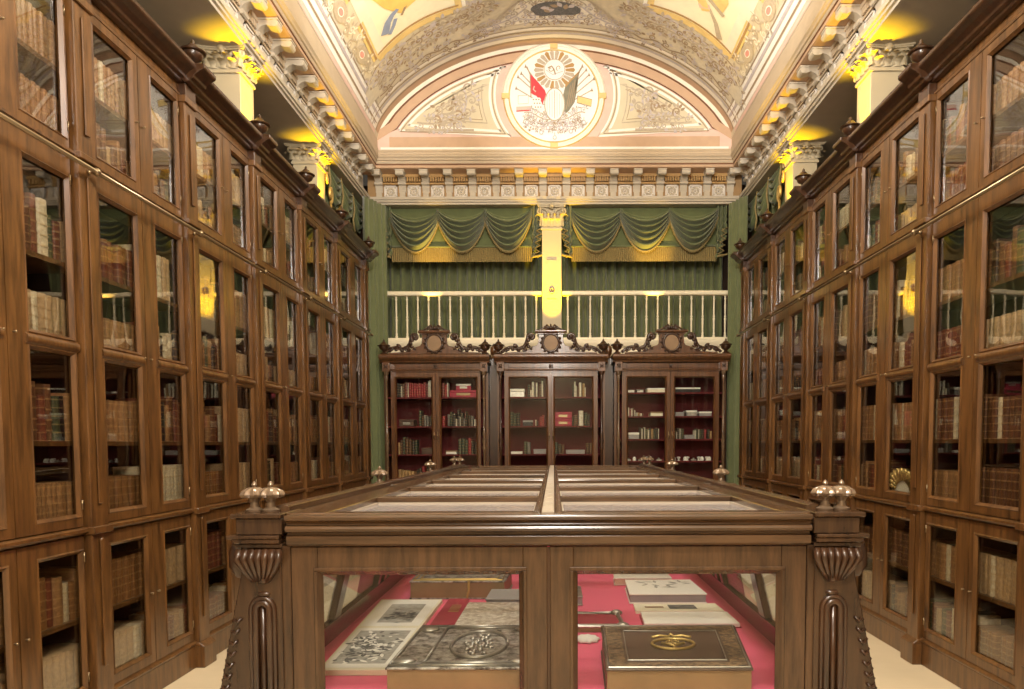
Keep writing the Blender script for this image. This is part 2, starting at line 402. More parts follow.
# fresco fields left and right: gold frame, pale ground, figure; ornament strip with pink jewels
sA, sB = s_of(1.93), s_of(1.04)
for s in (-1, 1):
    b = MB()
    yc = lambda q: 8.12 - .05*sin(PI*q)          # curved end towards the lunette
    b.grid(lambda u, v: vm(.003)(s*(sA+(sB-sA)*u), 3.9+(yc(u)-3.9)*v), 16, 16, 0)
    b.ribbon([(s*(sA+(sB-sA)*i/20), yc(i/20)) for i in range(21)], .09, vm(.006), 1)
    b.ribbon([(s*(sA+(sB-sA)*i/20), yc(i/20)-.07) for i in range(21)], .03, vm(.007), 2)
    b.ribbon([(s*sB, 3.9+4.2*i/10) for i in range(11)], .07, vm(.006), 1)
    b.ribbon([(s*(sB-.06), 3.9+4.2*i/10) for i in range(11)], .04, vm(.006), 3)
    b.ribbon([(s*(sA-.05), 3.9+4.15*i/10) for i in range(11)], .13, vm(.004), 4)
    b.build('fresco_field', ['sky', 'goldp', 'goldd', 'white_line', 'ltp'], ceil_o)
    b = MB()                                      # broken gold bars of the outer border
    for y0, y1 in ((7.42, 8.09), (6.6, 7.05), (5.4, 6.2), (4.4, 5.1)):
        for k, (dd, w_) in enumerate(((0, .028), (.03, .022), (.058, .02))):
            b.ribbon([(s*(sA+.055-dd), y0), (s*(sA+.055-dd), (y0+y1)/2), (s*(sA+.055-dd), y1)], w_, vm(.008), (0, 1, 0)[k])
    b.build('gold_bar', ['goldp', 'goldd'], ceil_o)
    b = MB(); rr = random.Random(3); sj = s_of(2.035)
    for y in (7.80, 7.05, 6.3, 5.5, 4.7):
        for r, k in ((.10, 1), (.075, 0), (.045, 2)): b.disc(s*sj, y, r*.8, r*1.5, vm(.009+.001*k), k, 20)
        b.disc(s*sj, y, .026, .055, vm(.013), 3, 16)
        for d in (-1, 1):
            scrollwork(b, [(s*(sj+.02*sin(i)), y+d*(.12+.24*i/10)) for i in range(11)], .13, vm(.010), 1, 0, rr)
    b.build('jewel_border', ['ltp', 'greyp', 'white_line', 'pinkj'], ceil_o)
    # fat scroll band that curls along the foot of the fresco
    b = MB(); rr = random.Random(11)
    P = [(s_of(s*x), y) for x, y in ((2.10, 8.62), (2.08, 8.42), (1.98, 8.33), (1.85, 8.32), (1.68, 8.34), (1.45, 8.31), (1.2, 8.3), (.98, 8.28), (.84, 8.2), (.80, 8.08), (.88, 8.0), (.98, 8.05))]
    PP = []
    for i in range(len(P)-1):
        for t in range(6): PP.append((P[i][0]+(P[i+1][0]-P[i][0])*t/6, P[i][1]+(P[i+1][1]-P[i][1])*t/6))
    b.ribbon(PP, .27, vm(.004), 4); 
    b.ribbon([(p[0], p[1]+.135) for p in PP[:50]], .02, vm(.006), 0)
    b.ribbon([(p[0], p[1]-.13) for p in PP[6:52]], .02, vm(.006), 2)
    scrollwork(b, PP[:56], .21, vm(.007), 1, 0, rr, 1.3)
    scrollwork(b, [(p[0]+.05, p[1]+.05) for p in PP[:56]], .15, vm(.008), 0, 2, rr, 1.3)
    Q = [(s_of(s*(2.05-i*.05)), 8.68+.03*sin(i)) for i in range(28)]
    scrollwork(b, Q, .13, vm(.006), 2, 1, rr, .8)
    b.build('scroll_border', ['greyp', 'lilac', 'umber', 'ltp', 'vault'], ceil_o)
# central cartouche at the crown
b = MB(); rr = random.Random(5)
def yct(x):
    T = ((0, 8.11), (.2, 8.14), (.38, 8.22), (.5, 8.42), (.62, 8.56), (.98, 8.66)); x = abs(x)
    for (a, p), (c_, q_) in zip(T, T[1:]):
        if x <= c_: return p+(q_-p)*(x-a)/(c_-a)
    return 8.66
b.grid(lambda u, v: vm(.004)(-.98+1.96*u, yct(-.98+1.96*u)+(8.662-yct(-.98+1.96*u))*v), 40, 3, 0)
for d in (-1, 1):
    b.ribbon(bez((d*1.0, 8.66), (d*.6, 8.6), (d*.56, 8.25), (d*.2, 8.14)) + [(0, 8.11)], .03, vm(.007), 1)
    scrollwork(b, bez((d*.95, 8.62), (d*.7, 8.6), (d*.5, 8.6), (d*.32, 8.36)), .14, vm(.008), 2, 1, rr, 1.4)
    scrollwork(b, bez((d*.42, 8.55), (d*.3, 8.6), (d*.2, 8.62), (0, 8.6)), .12, vm(.008), 2, 3, rr, 1.4)
    scrollwork(b, bez((d*.36, 8.32), (d*.3, 8.22), (d*.15, 8.2), (0, 8.18)), .10, vm(.008), 1, 3, rr, 1.4)
b.disc(0, 8.40, .27, .13, vm(.010), 4); b.disc(-.12, 8.44, .12, .1, vm(.011), 4); b.disc(.16, 8.42, .14, .1, vm(.011), 4)
for k in range(9): leaf(b, -.16+.04*k, 8.38+.03*sin(k*2), .1, .06, k*.7, vm(.013), 3 if k % 2 else 2)
b.build('crown_cartouche', ['ltp', 'greyp', 'lilac', 'umber', 'greyd'], ceil_o)
# the painted groups in the two fresco fields
b = MB(); F = vm(.009)
def SV(px, py): return (s_of(px), py)
b.poly([SV(-1.82, 7.15), SV(-1.72, 7.5), SV(-1.6, 7.72), SV(-1.42, 7.66), SV(-1.3, 7.4), SV(-1.4, 7.1), SV(-1.6, 6.95)], F, 0)
b.poly([SV(-1.72, 7.12), SV(-1.66, 7.3), SV(-1.52, 7.32), SV(-1.5, 7.1)], vm(.012), 2)
b.disc(s_of(-1.5), 7.0, .08, .1, vm(.012), 2)
b.ribbon([SV(-1.8, 7.85), SV(-1.74, 7.72), SV(-1.68, 7.66), SV(-1.6, 7.62), SV(-1.5, 7.66)], lambda t: .09*(1-t)+.02, vm(.012), 1)
b.ribbon([SV(-1.76, 7.9), SV(-1.70, 7.82), SV(-1.66, 7.74)], .05, vm(.012), 1)
b.ribbon([SV(-1.6, 7.75), SV(-1.5, 7.6), SV(-1.4, 7.3)], .03, vm(.012), 3)
b.build('fresco_figure', ['yelp', 'bluep', 'salmon', 'umber'], ceil_o, label='pale painting of a seated figure in yellow drapery')
b = MB()
b.poly([SV(1.15, 7.05), SV(1.3, 7.25), SV(1.5, 7.45), SV(1.72, 7.6), SV(1.74, 7.42), SV(1.66, 7.15), SV(1.5, 6.95)], F, 1)
b.poly([SV(1.22, 7.05), SV(1.4, 7.2), SV(1.6, 7.35), SV(1.66, 7.2), SV(1.5, 7.0)], vm(.012), 2)
b.ribbon([SV(1.15, 7.1), SV(1.45, 7.44), SV(1.74, 7.62)], .05, vm(.014), 3)
b.poly([SV(1.42, 7.55), SV(1.5, 7.5), SV(1.62, 7.68), SV(1.54, 7.75)], vm(.012), 1)
b.ribbon([SV(1.6, 7.65), SV(1.7, 7.8), SV(1.78, 7.98)], lambda t: .03+.05*t, vm(.012), 3)
b.ribbon([SV(1.5, 7.7), SV(1.6, 7.63)], .06, vm(.013), 4)
for k in range(4): b.ribbon([SV(1.2+.06*k, 7.55), SV(1.42, 7.3+.04*k)], .014, vm(.011), 4)
b.build('fresco_trophy', ['sky', 'goldp', 'sky', 'greyp', 'salmon'], ceil_o, label='pale painting of a drum and staves')

# lunette wall with its painted panels and crest
def lunz(x): return zv(x)
b = MB(); N = 48; pts = [(-2.25, 4.95)] + [(-2.2+4.4*i/N, zv(-2.2+4.4*i/N)+.06) for i in range(N+1)] + [(2.25, 4.95)]
b.prism(pts, lambda x, z: (XC+x, 9.15, z), lambda x, z: (XC+x, 9.35, z))
lun = struct(b.build('wall_far', 'salmon'))
def L(off): return Paint(lambda x, z, o: (XC+x, 9.15-o, z), off)
def arc(d, zb, n=48):                          # arch line inset by d, ending on level zb
    out = []
    for i in range(n+1):
        x = -2.2+4.4*i/n; e = .01
        dz = (zv(min(2.2, x+e))-zv(max(-2.2, x-e)))/(2*e) if abs(x) < 2.19 else math.copysign(-4, x)
        l = math.hypot(1, dz); out.append((x+dz/l*d, zv(x)-d/l))
    return [p for p in out if p[1] >= zb]
b = MB()
for d, w_, k in ((.02, .05, 0), (.06, .025, 1), (.12, .10, 2), (.18, .016, 1)): b.ribbon(arc(d, 5.0), w_, L(.004+.001*k), k)
b.ribbon([(-2.05, 5.09), (0, 5.09), (2.05, 5.09)], .13, L(.006), 2)
b.ribbon([(-2.16, 5.0), (0, 5.0), (2.16, 5.0)], .06, L(.008), 3)
b.build('arch_band', ['ltp', 'groove', 'tan', 'white_line'], lun)
MCZ = 5.643
def panel(s):
    # closed outline: bottom edge, curved inner edge facing the medallion, arch edge
    def outline(d):
        zb = 5.16+d
        arcp = [(abs(x), z) for x, z in arc(.21+d, zb) if x < -.55 - d*1.5]
        inner = []
        R = .74 + d
        for i in range(17):
            z = zb + (arcp[-1][1]-zb)*(i/16); t = abs(z-MCZ-.02)
            inner.append((math.sqrt(max(.01, R*R-t*t))*1.0 - .0, z))
        # from bottom inner to the arch tip
        top = arcp[-1]
        inner = [(x, z) for x, z in inner]
        return [(s*x, z) for x, z in arcp[::-1][::-1]] , [(s*x, z) for x, z in inner[::-1]]
    bb = MB()
    a, i_ = outline(0); poly = a + i_
    bb.poly(poly, L(.004), 0)
    for d, k, w_ in ((.0, 1, .022), (.03, 2, .012), (.06, 1, .03), (.16, 3, .012), (.2, 2, .008)):
        a, i_ = outline(d); p = a + i_ + [a[0]]
        bb.ribbon(p, w_, L(.006+.001*k), k)
    rr2 = random.Random(21)
    scrollwork(bb, [(s*x, z) for x, z in bez((1.55, 5.36), (1.4, 5.5), (1.25, 5.35), (1.15, 5.55))], .17, L(.009), 3, 2, rr2, 1.5)
    scrollwork(bb, [(s*x, z) for x, z in bez((1.3, 5.42), (1.1, 5.36), (1.05, 5.6), (1.12, 5.72))], .16, L(.009), 4, 3, rr2, 1.5)
    scrollwork(bb, [(s*x, z) for x, z in bez((1.7, 5.33), (1.5, 5.30), (1.3, 5.32), (1.12, 5.36))], .12, L(.010), 3, 4, rr2, 1.3)
    bb.ribbon([(s*1.85, 5.235), (s*1.0, 5.235)], .03, L(.010), 3)
    bb.build('painted_panel', ['lun', 'white_line', 'umber', 'greyp', 'lilac'], lun)
panel(-1); panel(1)
# medallion
mx0 = -.006
b = MB(); n = 64
def ring(mb, r0, r1, y0, m, a0=0, a1=2*PI, n=64):
    vs = []; 
    for i in range(n+1):
        a = a0+(a1-a0)*i/n
        vs += [(XC+mx0+r0*cos(a), 9.15-y0, MCZ+r0*sin(a)), (XC+mx0+r1*cos(a), 9.15-y0, MCZ+r1*sin(a)), (XC+mx0+(r0+r1)/2*cos(a), 9.15-y0-.02, MCZ+(r0+r1)/2*sin(a))]
    fs = []
    for i in range(n): k = 3*i; fs += [(k, k+3, k+5, k+2), (k+2, k+5, k+4, k+1)]
    mb.add(vs, fs, m)
ring(b, .56, .62, .006, 0); ring(b, .60, .645, .006, 1, 0, PI); ring(b, .61, .63, .006, 2, PI, 2*PI); ring(b, .545, .565, .008, 2)
for a in (0, PI/2, PI, 1.5*PI):
    cx, cz = mx0+.6*cos(a), MCZ+.6*sin(a)
    b.add([L(.03)(cx+dx, cz+dz) for dx, dz in ((-.045, -.03), (.045, -.03), (.045, .03), (-.045, .03))] + [L(.004)(cx+dx, cz+dz) for dx, dz in ((-.05, -.035), (.05, -.035), (.05, .035), (-.05, .035))],
          [(0, 1, 2, 3), (0, 4, 5, 1), (1, 5, 6, 2), (2, 6, 7, 3), (3, 7, 4, 0)], 2)
b.disc(mx0, MCZ, .555, .555, L(.007), 3, 48)
b.build('medallion_ring', ['white_line', 'ltp', 'goldp', 'medw'], lun, smooth=40)
b = MB()
def E(zx, zy): return ((zx-392)/5.3*.01255+mx0, MCZ-(zy-352)/5.3*.0121)
def Er(pts, w_, m, off=.012): b.ribbon([E(*p) for p in pts], w_, L(off), m)
def Ep(pts, m, off=.011): b.poly([E(*p) for p in pts], L(off), m)
q = .00235
for p0, p1 in (((395, 420), (205, 250)), ((395, 420), (222, 232)), ((395, 430), (195, 310)), ((395, 420), (540, 195)), ((395, 420), (575, 240)), ((395, 430), (600, 262)), ((395, 430), (590, 320)), ((395, 420), (245, 195)), ((395, 400), (560, 215))):
    Er([p0, p1], 6*q, 1, .010)
    ex, ey = p1; Ep([(ex-7, ey+8), (ex, ey-12), (ex+7, ey+8)], 4, .012)
for k in range(22):                              # rays of the sun
    a = 2*PI*k/22; c, s_ = cos(a), sin(a); cx, cy = 395, 215
    if -.35 < (a-PI/2) < .35: pass
    Ep([(cx+58*c-6*s_, cy+58*s_+6*c), (cx+100*c-11*s_, cy+96*s_+11*c), (cx+108*c, cy+104*s_), (cx+100*c+11*s_, cy+96*s_-11*c), (cx+58*c+6*s_, cy+58*s_-6*c)], 1 if k % 3 else 3, .013)
b.disc(*E(395, 213), 54*q, 54*q, L(.014), 0)
Er([(395+54*cos(t*.3), 213+54*sin(t*.3)) for t in range(22)], 4*q, 1, .015)
Er([(360+0*t, 205) for t in (0,)] + [(380, 195), (392, 212), (400, 240)], 7*q, 4, .016)
Er(spiral(375, 210, 16, .9, 0), 4*q, 4, .016); Er(spiral(418, 205, 16, .9, 2), 4*q, 4, .016); Er([(350, 215), (385, 240), (440, 222)], 4*q, 2, .016)
Ep([(268, 235), (300, 268), (345, 322), (352, 345), (340, 372), (332, 398), (318, 372), (300, 352), (285, 345), (268, 335)], 5, .015)
Er([(290, 300), (284, 318), (298, 330)], 6*q, 6, .016)
Er([(252, 198), (268, 240), (272, 360)], 5*q, 4, .016)
Ep([(522, 230), (515, 300), (500, 385), (470, 430), (438, 458), (432, 410), (440, 345), (450, 305), (480, 270)], 7, .015)
for k in range(4): Er([(515-12*k, 255+14*k), (492-12*k, 385+12*k)], 4*q, 8, .016)
Er([(450, 305), (480, 270), (522, 228)], 8*q, 3, .016); Er([(541, 195), (522, 232), (500, 330)], 5*q, 4, .016)
b.disc(*E(395, 397), 52*q, 86*q, L(.017), 0); 
Er([(395+52*cos(t*.3), 397+86*sin(t*.3)) for t in range(22)], 6*q, 1, .018)
for k in range(-3, 4): Er([(395+k*13, 397-75+abs(k)*9), (395+k*13, 397+75-abs(k)*9)], 3*q, 2 if k else 4, .018)
Ep([(205, 350), (258, 348), (258, 392), (205, 394)], 0, .014); Er([(205, 350), (258, 348), (258, 392), (205, 394), (205, 350)], 3*q, 1, .015)
Ep([(195, 408), (272, 404), (272, 424), (195, 428)], 6, .014); Er([(195, 432), (272, 427)], 5*q, 5, .015)
for k in range(9): b.disc(*E(285+14*(k % 3)+5*(k//3), 372+20*(k//3)), 11*q, 11*q, L(.016+.0005*k), 0, 12); b.disc(*E(285+14*(k % 3)+5*(k//3), 372+20*(k//3)), 4*q, 4*q, L(.022), 4, 8)
Ep([(515, 352), (590, 372), (586, 408), (512, 388)], 9, .014); Er([(515, 352), (590, 372), (586, 408), (512, 388), (515, 352)], 4*q, 4, .015)
rr = random.Random(9)
for d in (-1, 1):
    scrollwork(b, [E(*p) for p in bez((395+d*160, 440), (395+d*100, 420), (395+d*80, 500), (395, 470))], 36*q, L(.015), 1, 2, rr, 1.6)
    scrollwork(b, [E(*p) for p in bez((395+d*150, 480), (395+d*100, 540), (395+d*40, 500), (395, 520))], 32*q, L(.016), 2, 4, rr, 1.4)
    Er(spiral(395+d*150, 490, 20, 1.1, 0, d), 5*q, 1, .016)
for x, y in ((325, 545), (480, 540), (395, 572), (250, 492), (548, 492), (360, 520), (430, 520)):
    b.disc(*E(x, y), 11*q, 12*q, L(.017), 2, 14); b.disc(*E(x, y), 6*q, 7*q, L(.018), 0, 12); Er([(x, y-28), (x, y-10)], 3*q, 1, .016)
b.build('painted_crest', ['medw', 'greyp', 'lilac', 'goldd', 'umber', 'redp', 'salmon', 'flagg', 'umber', 'goldp'], lun, label='painted crest with sunburst, oval shield, red flag and green flag')

# ------------------------------------------------------------ entablatures (far, left, right) in local frame: front faces -y
def entab(name, length, place, spacing, nmod, far=False):
    root = MB()
    def pr(profile, m): root.ex_x(profile, 0, length, m)
    pr([(.02, 4.35), (.02, 4.375), (0, 4.378), (0, 4.40), (-.015, 4.403), (-.02, 4.435), (.1, 4.44), (.55, 4.44), (.55, 4.35)], 0)   # architrave
    root.box(0, length, .09, .2, 4.44, 4.8, 1)                       # frieze board
    pr([(.09, 4.735), (-.10, 4.745), (-.12, 4.752), (-.12, 4.80), (.09, 4.80)], 4)                       # corona soffit
    pr([(.09, 4.80), (-.125, 4.80), (-.13, 4.815), (-.13, 4.83), (-.145, 4.835), (-.15, 4.855), (-.165, 4.87), (-.165, 4.885), (.09, 4.9)], 2)
    root.box(0, length, -.128, -.1, 4.782, 4.795, 3)
    pr([(.09, 4.885), (-.10, 4.885), (-.10, 4.91), (-.075, 4.93), (-.075, 4.955), (-.05, 4.975), (-.045, 5.0), (.09, 5.0)] if far else [(.09, 4.885), (-.155, 4.885), (-.155, 4.91), (-.14, 4.93), (-.14, 4.96), (-.13, 4.97), (-.13, 5.02), (-.122, 5.03), (-.12, 5.17), (.09, 5.17)], 2)
    e = root.build(name, ['plaster', 'frieze' if far else 'plaster', 'cornice', 'groove', 'tan'], smooth=False)
    struct(e)
    e.location = place[:3]; e.rotation_euler = (0, 0, place[3])
    for i in range(nmod):
        x = spacing*(i+.5)
        # modillion bracket: scrolled console under the corona
        m_ = MB(); w_ = .045
        prof = [(.09, 4.735), (-.10, 4.735), (-.115, 4.72), (-.115, 4.69), (-.095, 4.672), (-.06, 4.675), (-.02, 4.69), (.02, 4.675), (.055, 4.64), (.06, 4.60), (.085, 4.55), (.09, 4.52)]
        m_.ex_x(prof, x-w_, x+w_)
        m_.tube([(x-w_-.006, -.09, 4.70), (x+w_+.006, -.09, 4.70)], .028, 10)
        m_.tube([(x-w_-.004, .045, 4.62), (x+w_+.004, .045, 4.62)], .02, 8)
        m_.box(x-w_-.01, x+w_+.01, -.118, .09, 4.725, 4.737)
        m_.box(x-.035, x+.035, .07, .09, 4.44, 4.53)
        m_.build('modillion', 'plaster', e, smooth=35)
        # relief panel and dentils between brackets
        if i < nmod-1:
            p = MB(); xa, xb = x+.065, x+spacing-.065; xm = (xa+xb)/2
            p.box(xa, xb, .075, .09, 4.455, 4.60, 0)
            fr = .014
            for bx in ((xa, xb, 4.455, 4.455+fr), (xa, xb, 4.60-fr, 4.60), (xa, xa+fr, 4.455, 4.60), (xb-fr, xb, 4.455, 4.60)):
                p.box(bx[0], bx[1], .062, .078, bx[2], bx[3], 0)
            for k in range(8):                                 # rosette
                a = k*PI/4+PI/8; r = .038
                p.sphere((xm+r*cos(a), .072, 4.528+r*sin(a)), .017, 6, 1, (1, .5, 1))
            p.sphere((xm, .07, 4.528), .014, 8, 1, (1, .7, 1))
            for sx in (-1, 1):
                for sz in (-1, 1): p.sphere((xm+sx*.055, .073, 4.528+sz*.045), .011, 6, 1, (1, .5, 1))
            p.build('relief_panel', ['panelw', 'plaster'], e, smooth=35)
            d = MB(); nd = 6
            d.box(xa-.02, xb+.02, .04, .09, 4.70, 4.735); d.box(xa-.02, xb+.02, .055, .09, 4.612, 4.63)
            for k in range(nd):
                u0 = xa-.01+(xb-xa+.02)*(k+.15)/nd; u1 = xa-.01+(xb-xa+.02)*(k+.75)/nd
                d.box(u0, u1, .045, .09, 4.645, 4.70)
            d.build('dentil_course', 'goldd' if far else 'cornice', e)
    return e
LX = 4.72
entab('trim_3', LX, (XC-LX/2, 9.18, 0, 0), LX/16, 16, True)
EY = 9.2-3.3
SL = 9.25-YN
entab('trim_4', 6.45, (XC-2.32, 2.8, 0, PI/2), .3, 21)      # left: faces +X
entab('trim_5', 6.45, (XC+2.32, 9.25, 0, -PI/2), .3, 21)    # right: faces -X

# ------------------------------------------------------------ columns
def capital(parent, w_, z0, h, mname):
    """square composite capital centred on the parent's axis"""
    c = MB(); a = w_/2
    c.box(-a*.92, a*.92, -a*.92, a*.92, z0, z0+h*.86)
    c.box(-a*1.1, a*1.1, -a*1.1, a*1.1, z0-.022, z0); c.box(-a*1.04, a*1.04, -a*1.04, a*1.04, z0, z0+.014)
    # abacus with concave sides
    pts = []
    for k in range(4):
        ang = k*PI/2
        for t in [i/8 for i in range(8)]:
            u = -1+2*t; x = u*a*1.42; y = -a*(1.42-.24*(1-u*u))
            pts.append((x*cos(ang)-y*sin(ang), x*sin(ang)+y*cos(ang)))
    c.ex_z(pts, z0+h*.86, z0+h*.93); c.ex_z([(x*1.06, y*1.06) for x, y in pts], z0+h*.93, z0+h)
    body = c.build('capital_core', mname, parent, smooth=30)
    lv = MB()
    def tongue(px, ang, wd, ht, zb, out, lean=0):
        # curled acanthus leaf on the face with outward direction ang
        def fn(u, v):
            t = v; hw = wd/2*(1-.35*t)*(1+.18*abs(sin(3.2*PI*t)))*(1 if t < .92 else .7)
            x = px+(u-.5)*2*hw; curl = out*(t**3) + .012
            z = zb+ht*(t if t < .85 else .85-(t-.85)*.9)
            y = -(a*.92 + curl + .012*cos((u-.5)*PI) + (0.02 if t > .85 else 0)); 
            return (x*cos(ang)-y*sin(ang), x*sin(ang)+y*cos(ang), z)
        lv.grid(fn, 4, 8)
    for k in range(4):
        ang = k*PI/2
        for px in (-a*.62, 0, a*.62): tongue(px, ang, a*.62, h*.40, z0+.01, .045)
        for px in (-a*.95, -a*.32, a*.32, a*.95): tongue(px, ang, a*.55, h*.62, z0+.02, .055)
        def loc(x, y, z): return (x*cos(ang)-y*sin(ang), x*sin(ang)+y*cos(ang), z)
        for s in (-1, 1):
            # volute: stem rising from the middle then curling at the corner
            st = [(s*(.02+.0*i), 0) for i in range(1)]
            path = [(s*a*.15, z0+h*.42), (s*a*.3, z0+h*.62), (s*a*.6, z0+h*.78), (s*a*1.0, z0+h*.83)]
            cx, cz, r = s*a*1.12, z0+h*.68, h*.15
            path += [(cx+s*r*(1-.8*t)*sin(2*PI*1.3*t), cz+r*(1-.8*t)*cos(2*PI*1.3*t)) for t in [i/16 for i in range(17)]]
            lv.tube([loc(x, -(a*1.02+.10*a*max(0, abs(x)/a-.3)), z) for x, z in path], lambda t: .016*(1-.3*t), 6)
        fl = loc(0, -a*1.28, z0+h*.9); lv.sphere(fl, .028, 8)
        for q_ in range(5): lv.sphere(loc(.026*cos(q_*1.256), -a*1.27, z0+h*.9+.026*sin(q_*1.256)), .015, 6)
    lv.build('acanthus_leaves', mname, parent, smooth=True)
def pier(x, y, z0, label, w_=.245, cap0=4.19, grp=None):
    t = thing('column', label, 'column', (x, y, z0), 0, grp); a = w_/2
    b = MB(); b.box(-a, a, -a, a, 0, cap0-z0-.02)
    b.box(-a*1.12, a*1.12, -a*1.12, a*1.12, 0, .05)
    b.build('shaft', 'pier', t, bevel=.004)
    capital(t, w_, cap0-z0, 4.35-cap0, 'pier')
    return t
for s, sn in ((-1, 'left'), (1, 'right')):
    pier(XC+s*2.515, 5.74, 3.54, 'square ivory gallery column lit amber on its inner side above %s bookcases, nearest the viewer' % sn)
    pier(XC+s*2.515, 7.52, 3.54, 'square ivory gallery column lit amber above %s bookcases, second from the viewer' % sn)
c = pier(-.02, 9.33, 2.66, 'square ivory column glowing amber in the middle of far gallery', cap0=4.06)
b = MB()                                       # ringed ornament on its front
b.ex_x([(-.128, .52), (-.134, .53), (-.134, 1.0), (-.128, 1.01)], -.06, .06)
b.build('front_panel', 'pier', c)
b = MB(); b.tube([(.03*cos(i*PI/8), -.14, .62+.03*sin(i*PI/8)) for i in range(17)], .008, 6); b.sphere((0, -.138, .62), .012, 8)
b.build('ring', 'brass', c, smooth=True)
for s in (-1, 1):                              # hanging pendants in the two far corners
    t = MB(); t.lathe([(.001, -.2), (.03, -.18), (.055, -.13), (.06, -.1), (.04, -.07), (.05, -.05), (.07, -.02), (.075, 0)], XC+s*2.30, 9.16, 4.35, 14)
    tag(t.build('ceiling_pendant', 'plaster', smooth=40), 'small ivory plaster pendant in the far %s corner under the entablature' % ('left' if s < 0 else 'right'), 'ornament')

# ============================================================ BOOKCASES
ZT = dict(base=.17, g4b=.22, g4t=.87, d4t=.94, ledge0=.94, ledge1=.975, d3b=.98, g3b=1.025, g3t=1.775, g2b=1.832, g2t=2.565, d2t=2.66, d1b=2.69, g1b=2.725, g1t=3.355, d1t=3.40, top=3.58)
DEP = .36
SHELVES = [.54, 1.375, 2.19, 3.06]
def frame(mb, x0, x1, z0, z1, gx0, gx1, gz, y0, y1, m=0):
    """door frame with one or more stacked openings; gz = [(bottom, top), ...]; mouldings step inwards"""
    mb.box(x0, gx0, y0, y1, z0, z1, m); mb.box(gx1, x1, y0, y1, z0, z1, m)
    zs = [z0] + [z for g in gz for z in g] + [z1]
    for i in range(0, len(zs), 2): mb.box(gx0, gx1, y0, y1, zs[i], zs[i+1], m)
    for a, c_ in gz:                          # bevelled inner moulding
        o = .014
        for q_ in (((gx0, a), (gx1, a), (gx1-o, a+o), (gx0+o, a+o)), ((gx0, c_), (gx1, c_), (gx1-o, c_-o), (gx0+o, c_-o)),
                   ((gx0, a), (gx0, c_), (gx0+o, c_-o), (gx0+o, a+o)), ((gx1, a), (gx1, c_), (gx1-o, c_-o), (gx1-o, a+o))):
            mb.add([(q_[0][0], y0-.004, q_[0][1]), (q_[1][0], y0-.004, q_[1][1]), (q_[2][0], y0+.012, q_[2][1]), (q_[3][0], y0+.012, q_[3][1])], [(0, 1, 2, 3)], m)
            p = q_; cxm = [(gx0+gx1)/2, (a+c_)/2]
            out = [(p[0][0]+math.copysign(.006, p[0][0]-cxm[0]), p[0][1]+math.copysign(.006, p[0][1]-cxm[1])), (p[1][0]+math.copysign(.006, p[1][0]-cxm[0]), p[1][1]+math.copysign(.006, p[1][1]-cxm[1]))]
            mb.add([(p[0][0], y0-.004, p[0][1]), (p[1][0], y0-.004, p[1][1]), (out[1][0], y0, out[1][1]), (out[0][0], y0, out[0][1])], [(0, 1, 2, 3)], m)
def pane(x0, x1, z0, z1, y, parent, g='glass'):
    p = MB(); p.box(x0-.004, x1+.004, y, y+.003, z0-.004, z1+.004); p.build('pane', g, parent)
def urn(mb, x, y, z, s=1, m=0):
    mb.lathe([(r*s, h*s) for r, h in ((.045, 0), (.048, .01), (.028, .018), (.018, .035), (.03, .045), (.052, .058), (.062, .078), (.063, .095), (.08, .10), (.083, .108), (.07, .116), (.042, .13), (.028, .15), (.014, .157), (.012, .175), (.002, .19))], x, y, z, 16, m)
def pilaster(x, parent):
    p = MB(); a = .064
    p.box(x-a, x+a, -.042, .03, 0, 3.4); p.box(x-a-.012, x+a+.012, -.075, .03, 0, .13)
    p.ex_x([(-.045, .155), (-.075, .13), (0, .13), (0, .155)], x-a-.012, x+a+.012)
    for z0, z1 in ((.3, .9), (1.08, 2.58), (2.78, 3.3)):        # raised strip with rounded head
        w_ = .017; n_ = 8
        pts = [(x-w_, z0), (x+w_, z0)] + [(x+w_*cos(PI*i/n_), z1+w_*sin(PI*i/n_)) for i in range(n_+1)]
        p.prism(pts, lambda u, v: (u, -.052, v), lambda u, v: (u, -.045, v))
    p.box(x-a-.01, x+a+.01, -.06, 0, .94, .975); p.box(x-a-.01, x+a+.01, -.06, 0, 2.66, 2.69)
    p.box(x-a-.008, x+a+.008, -.055, 0, 3.36, 3.40)
    p.build('pilaster', 'wood', parent, bevel=.004)
CORN = [(0, 3.47), (-.03, 3.475), (-.035, 3.49), (-.055, 3.495), (-.06, 3.51), (-.085, 3.53), (-.115, 3.545), (-.12, 3.555), (-.12, 3.575), (.05, 3.58)]
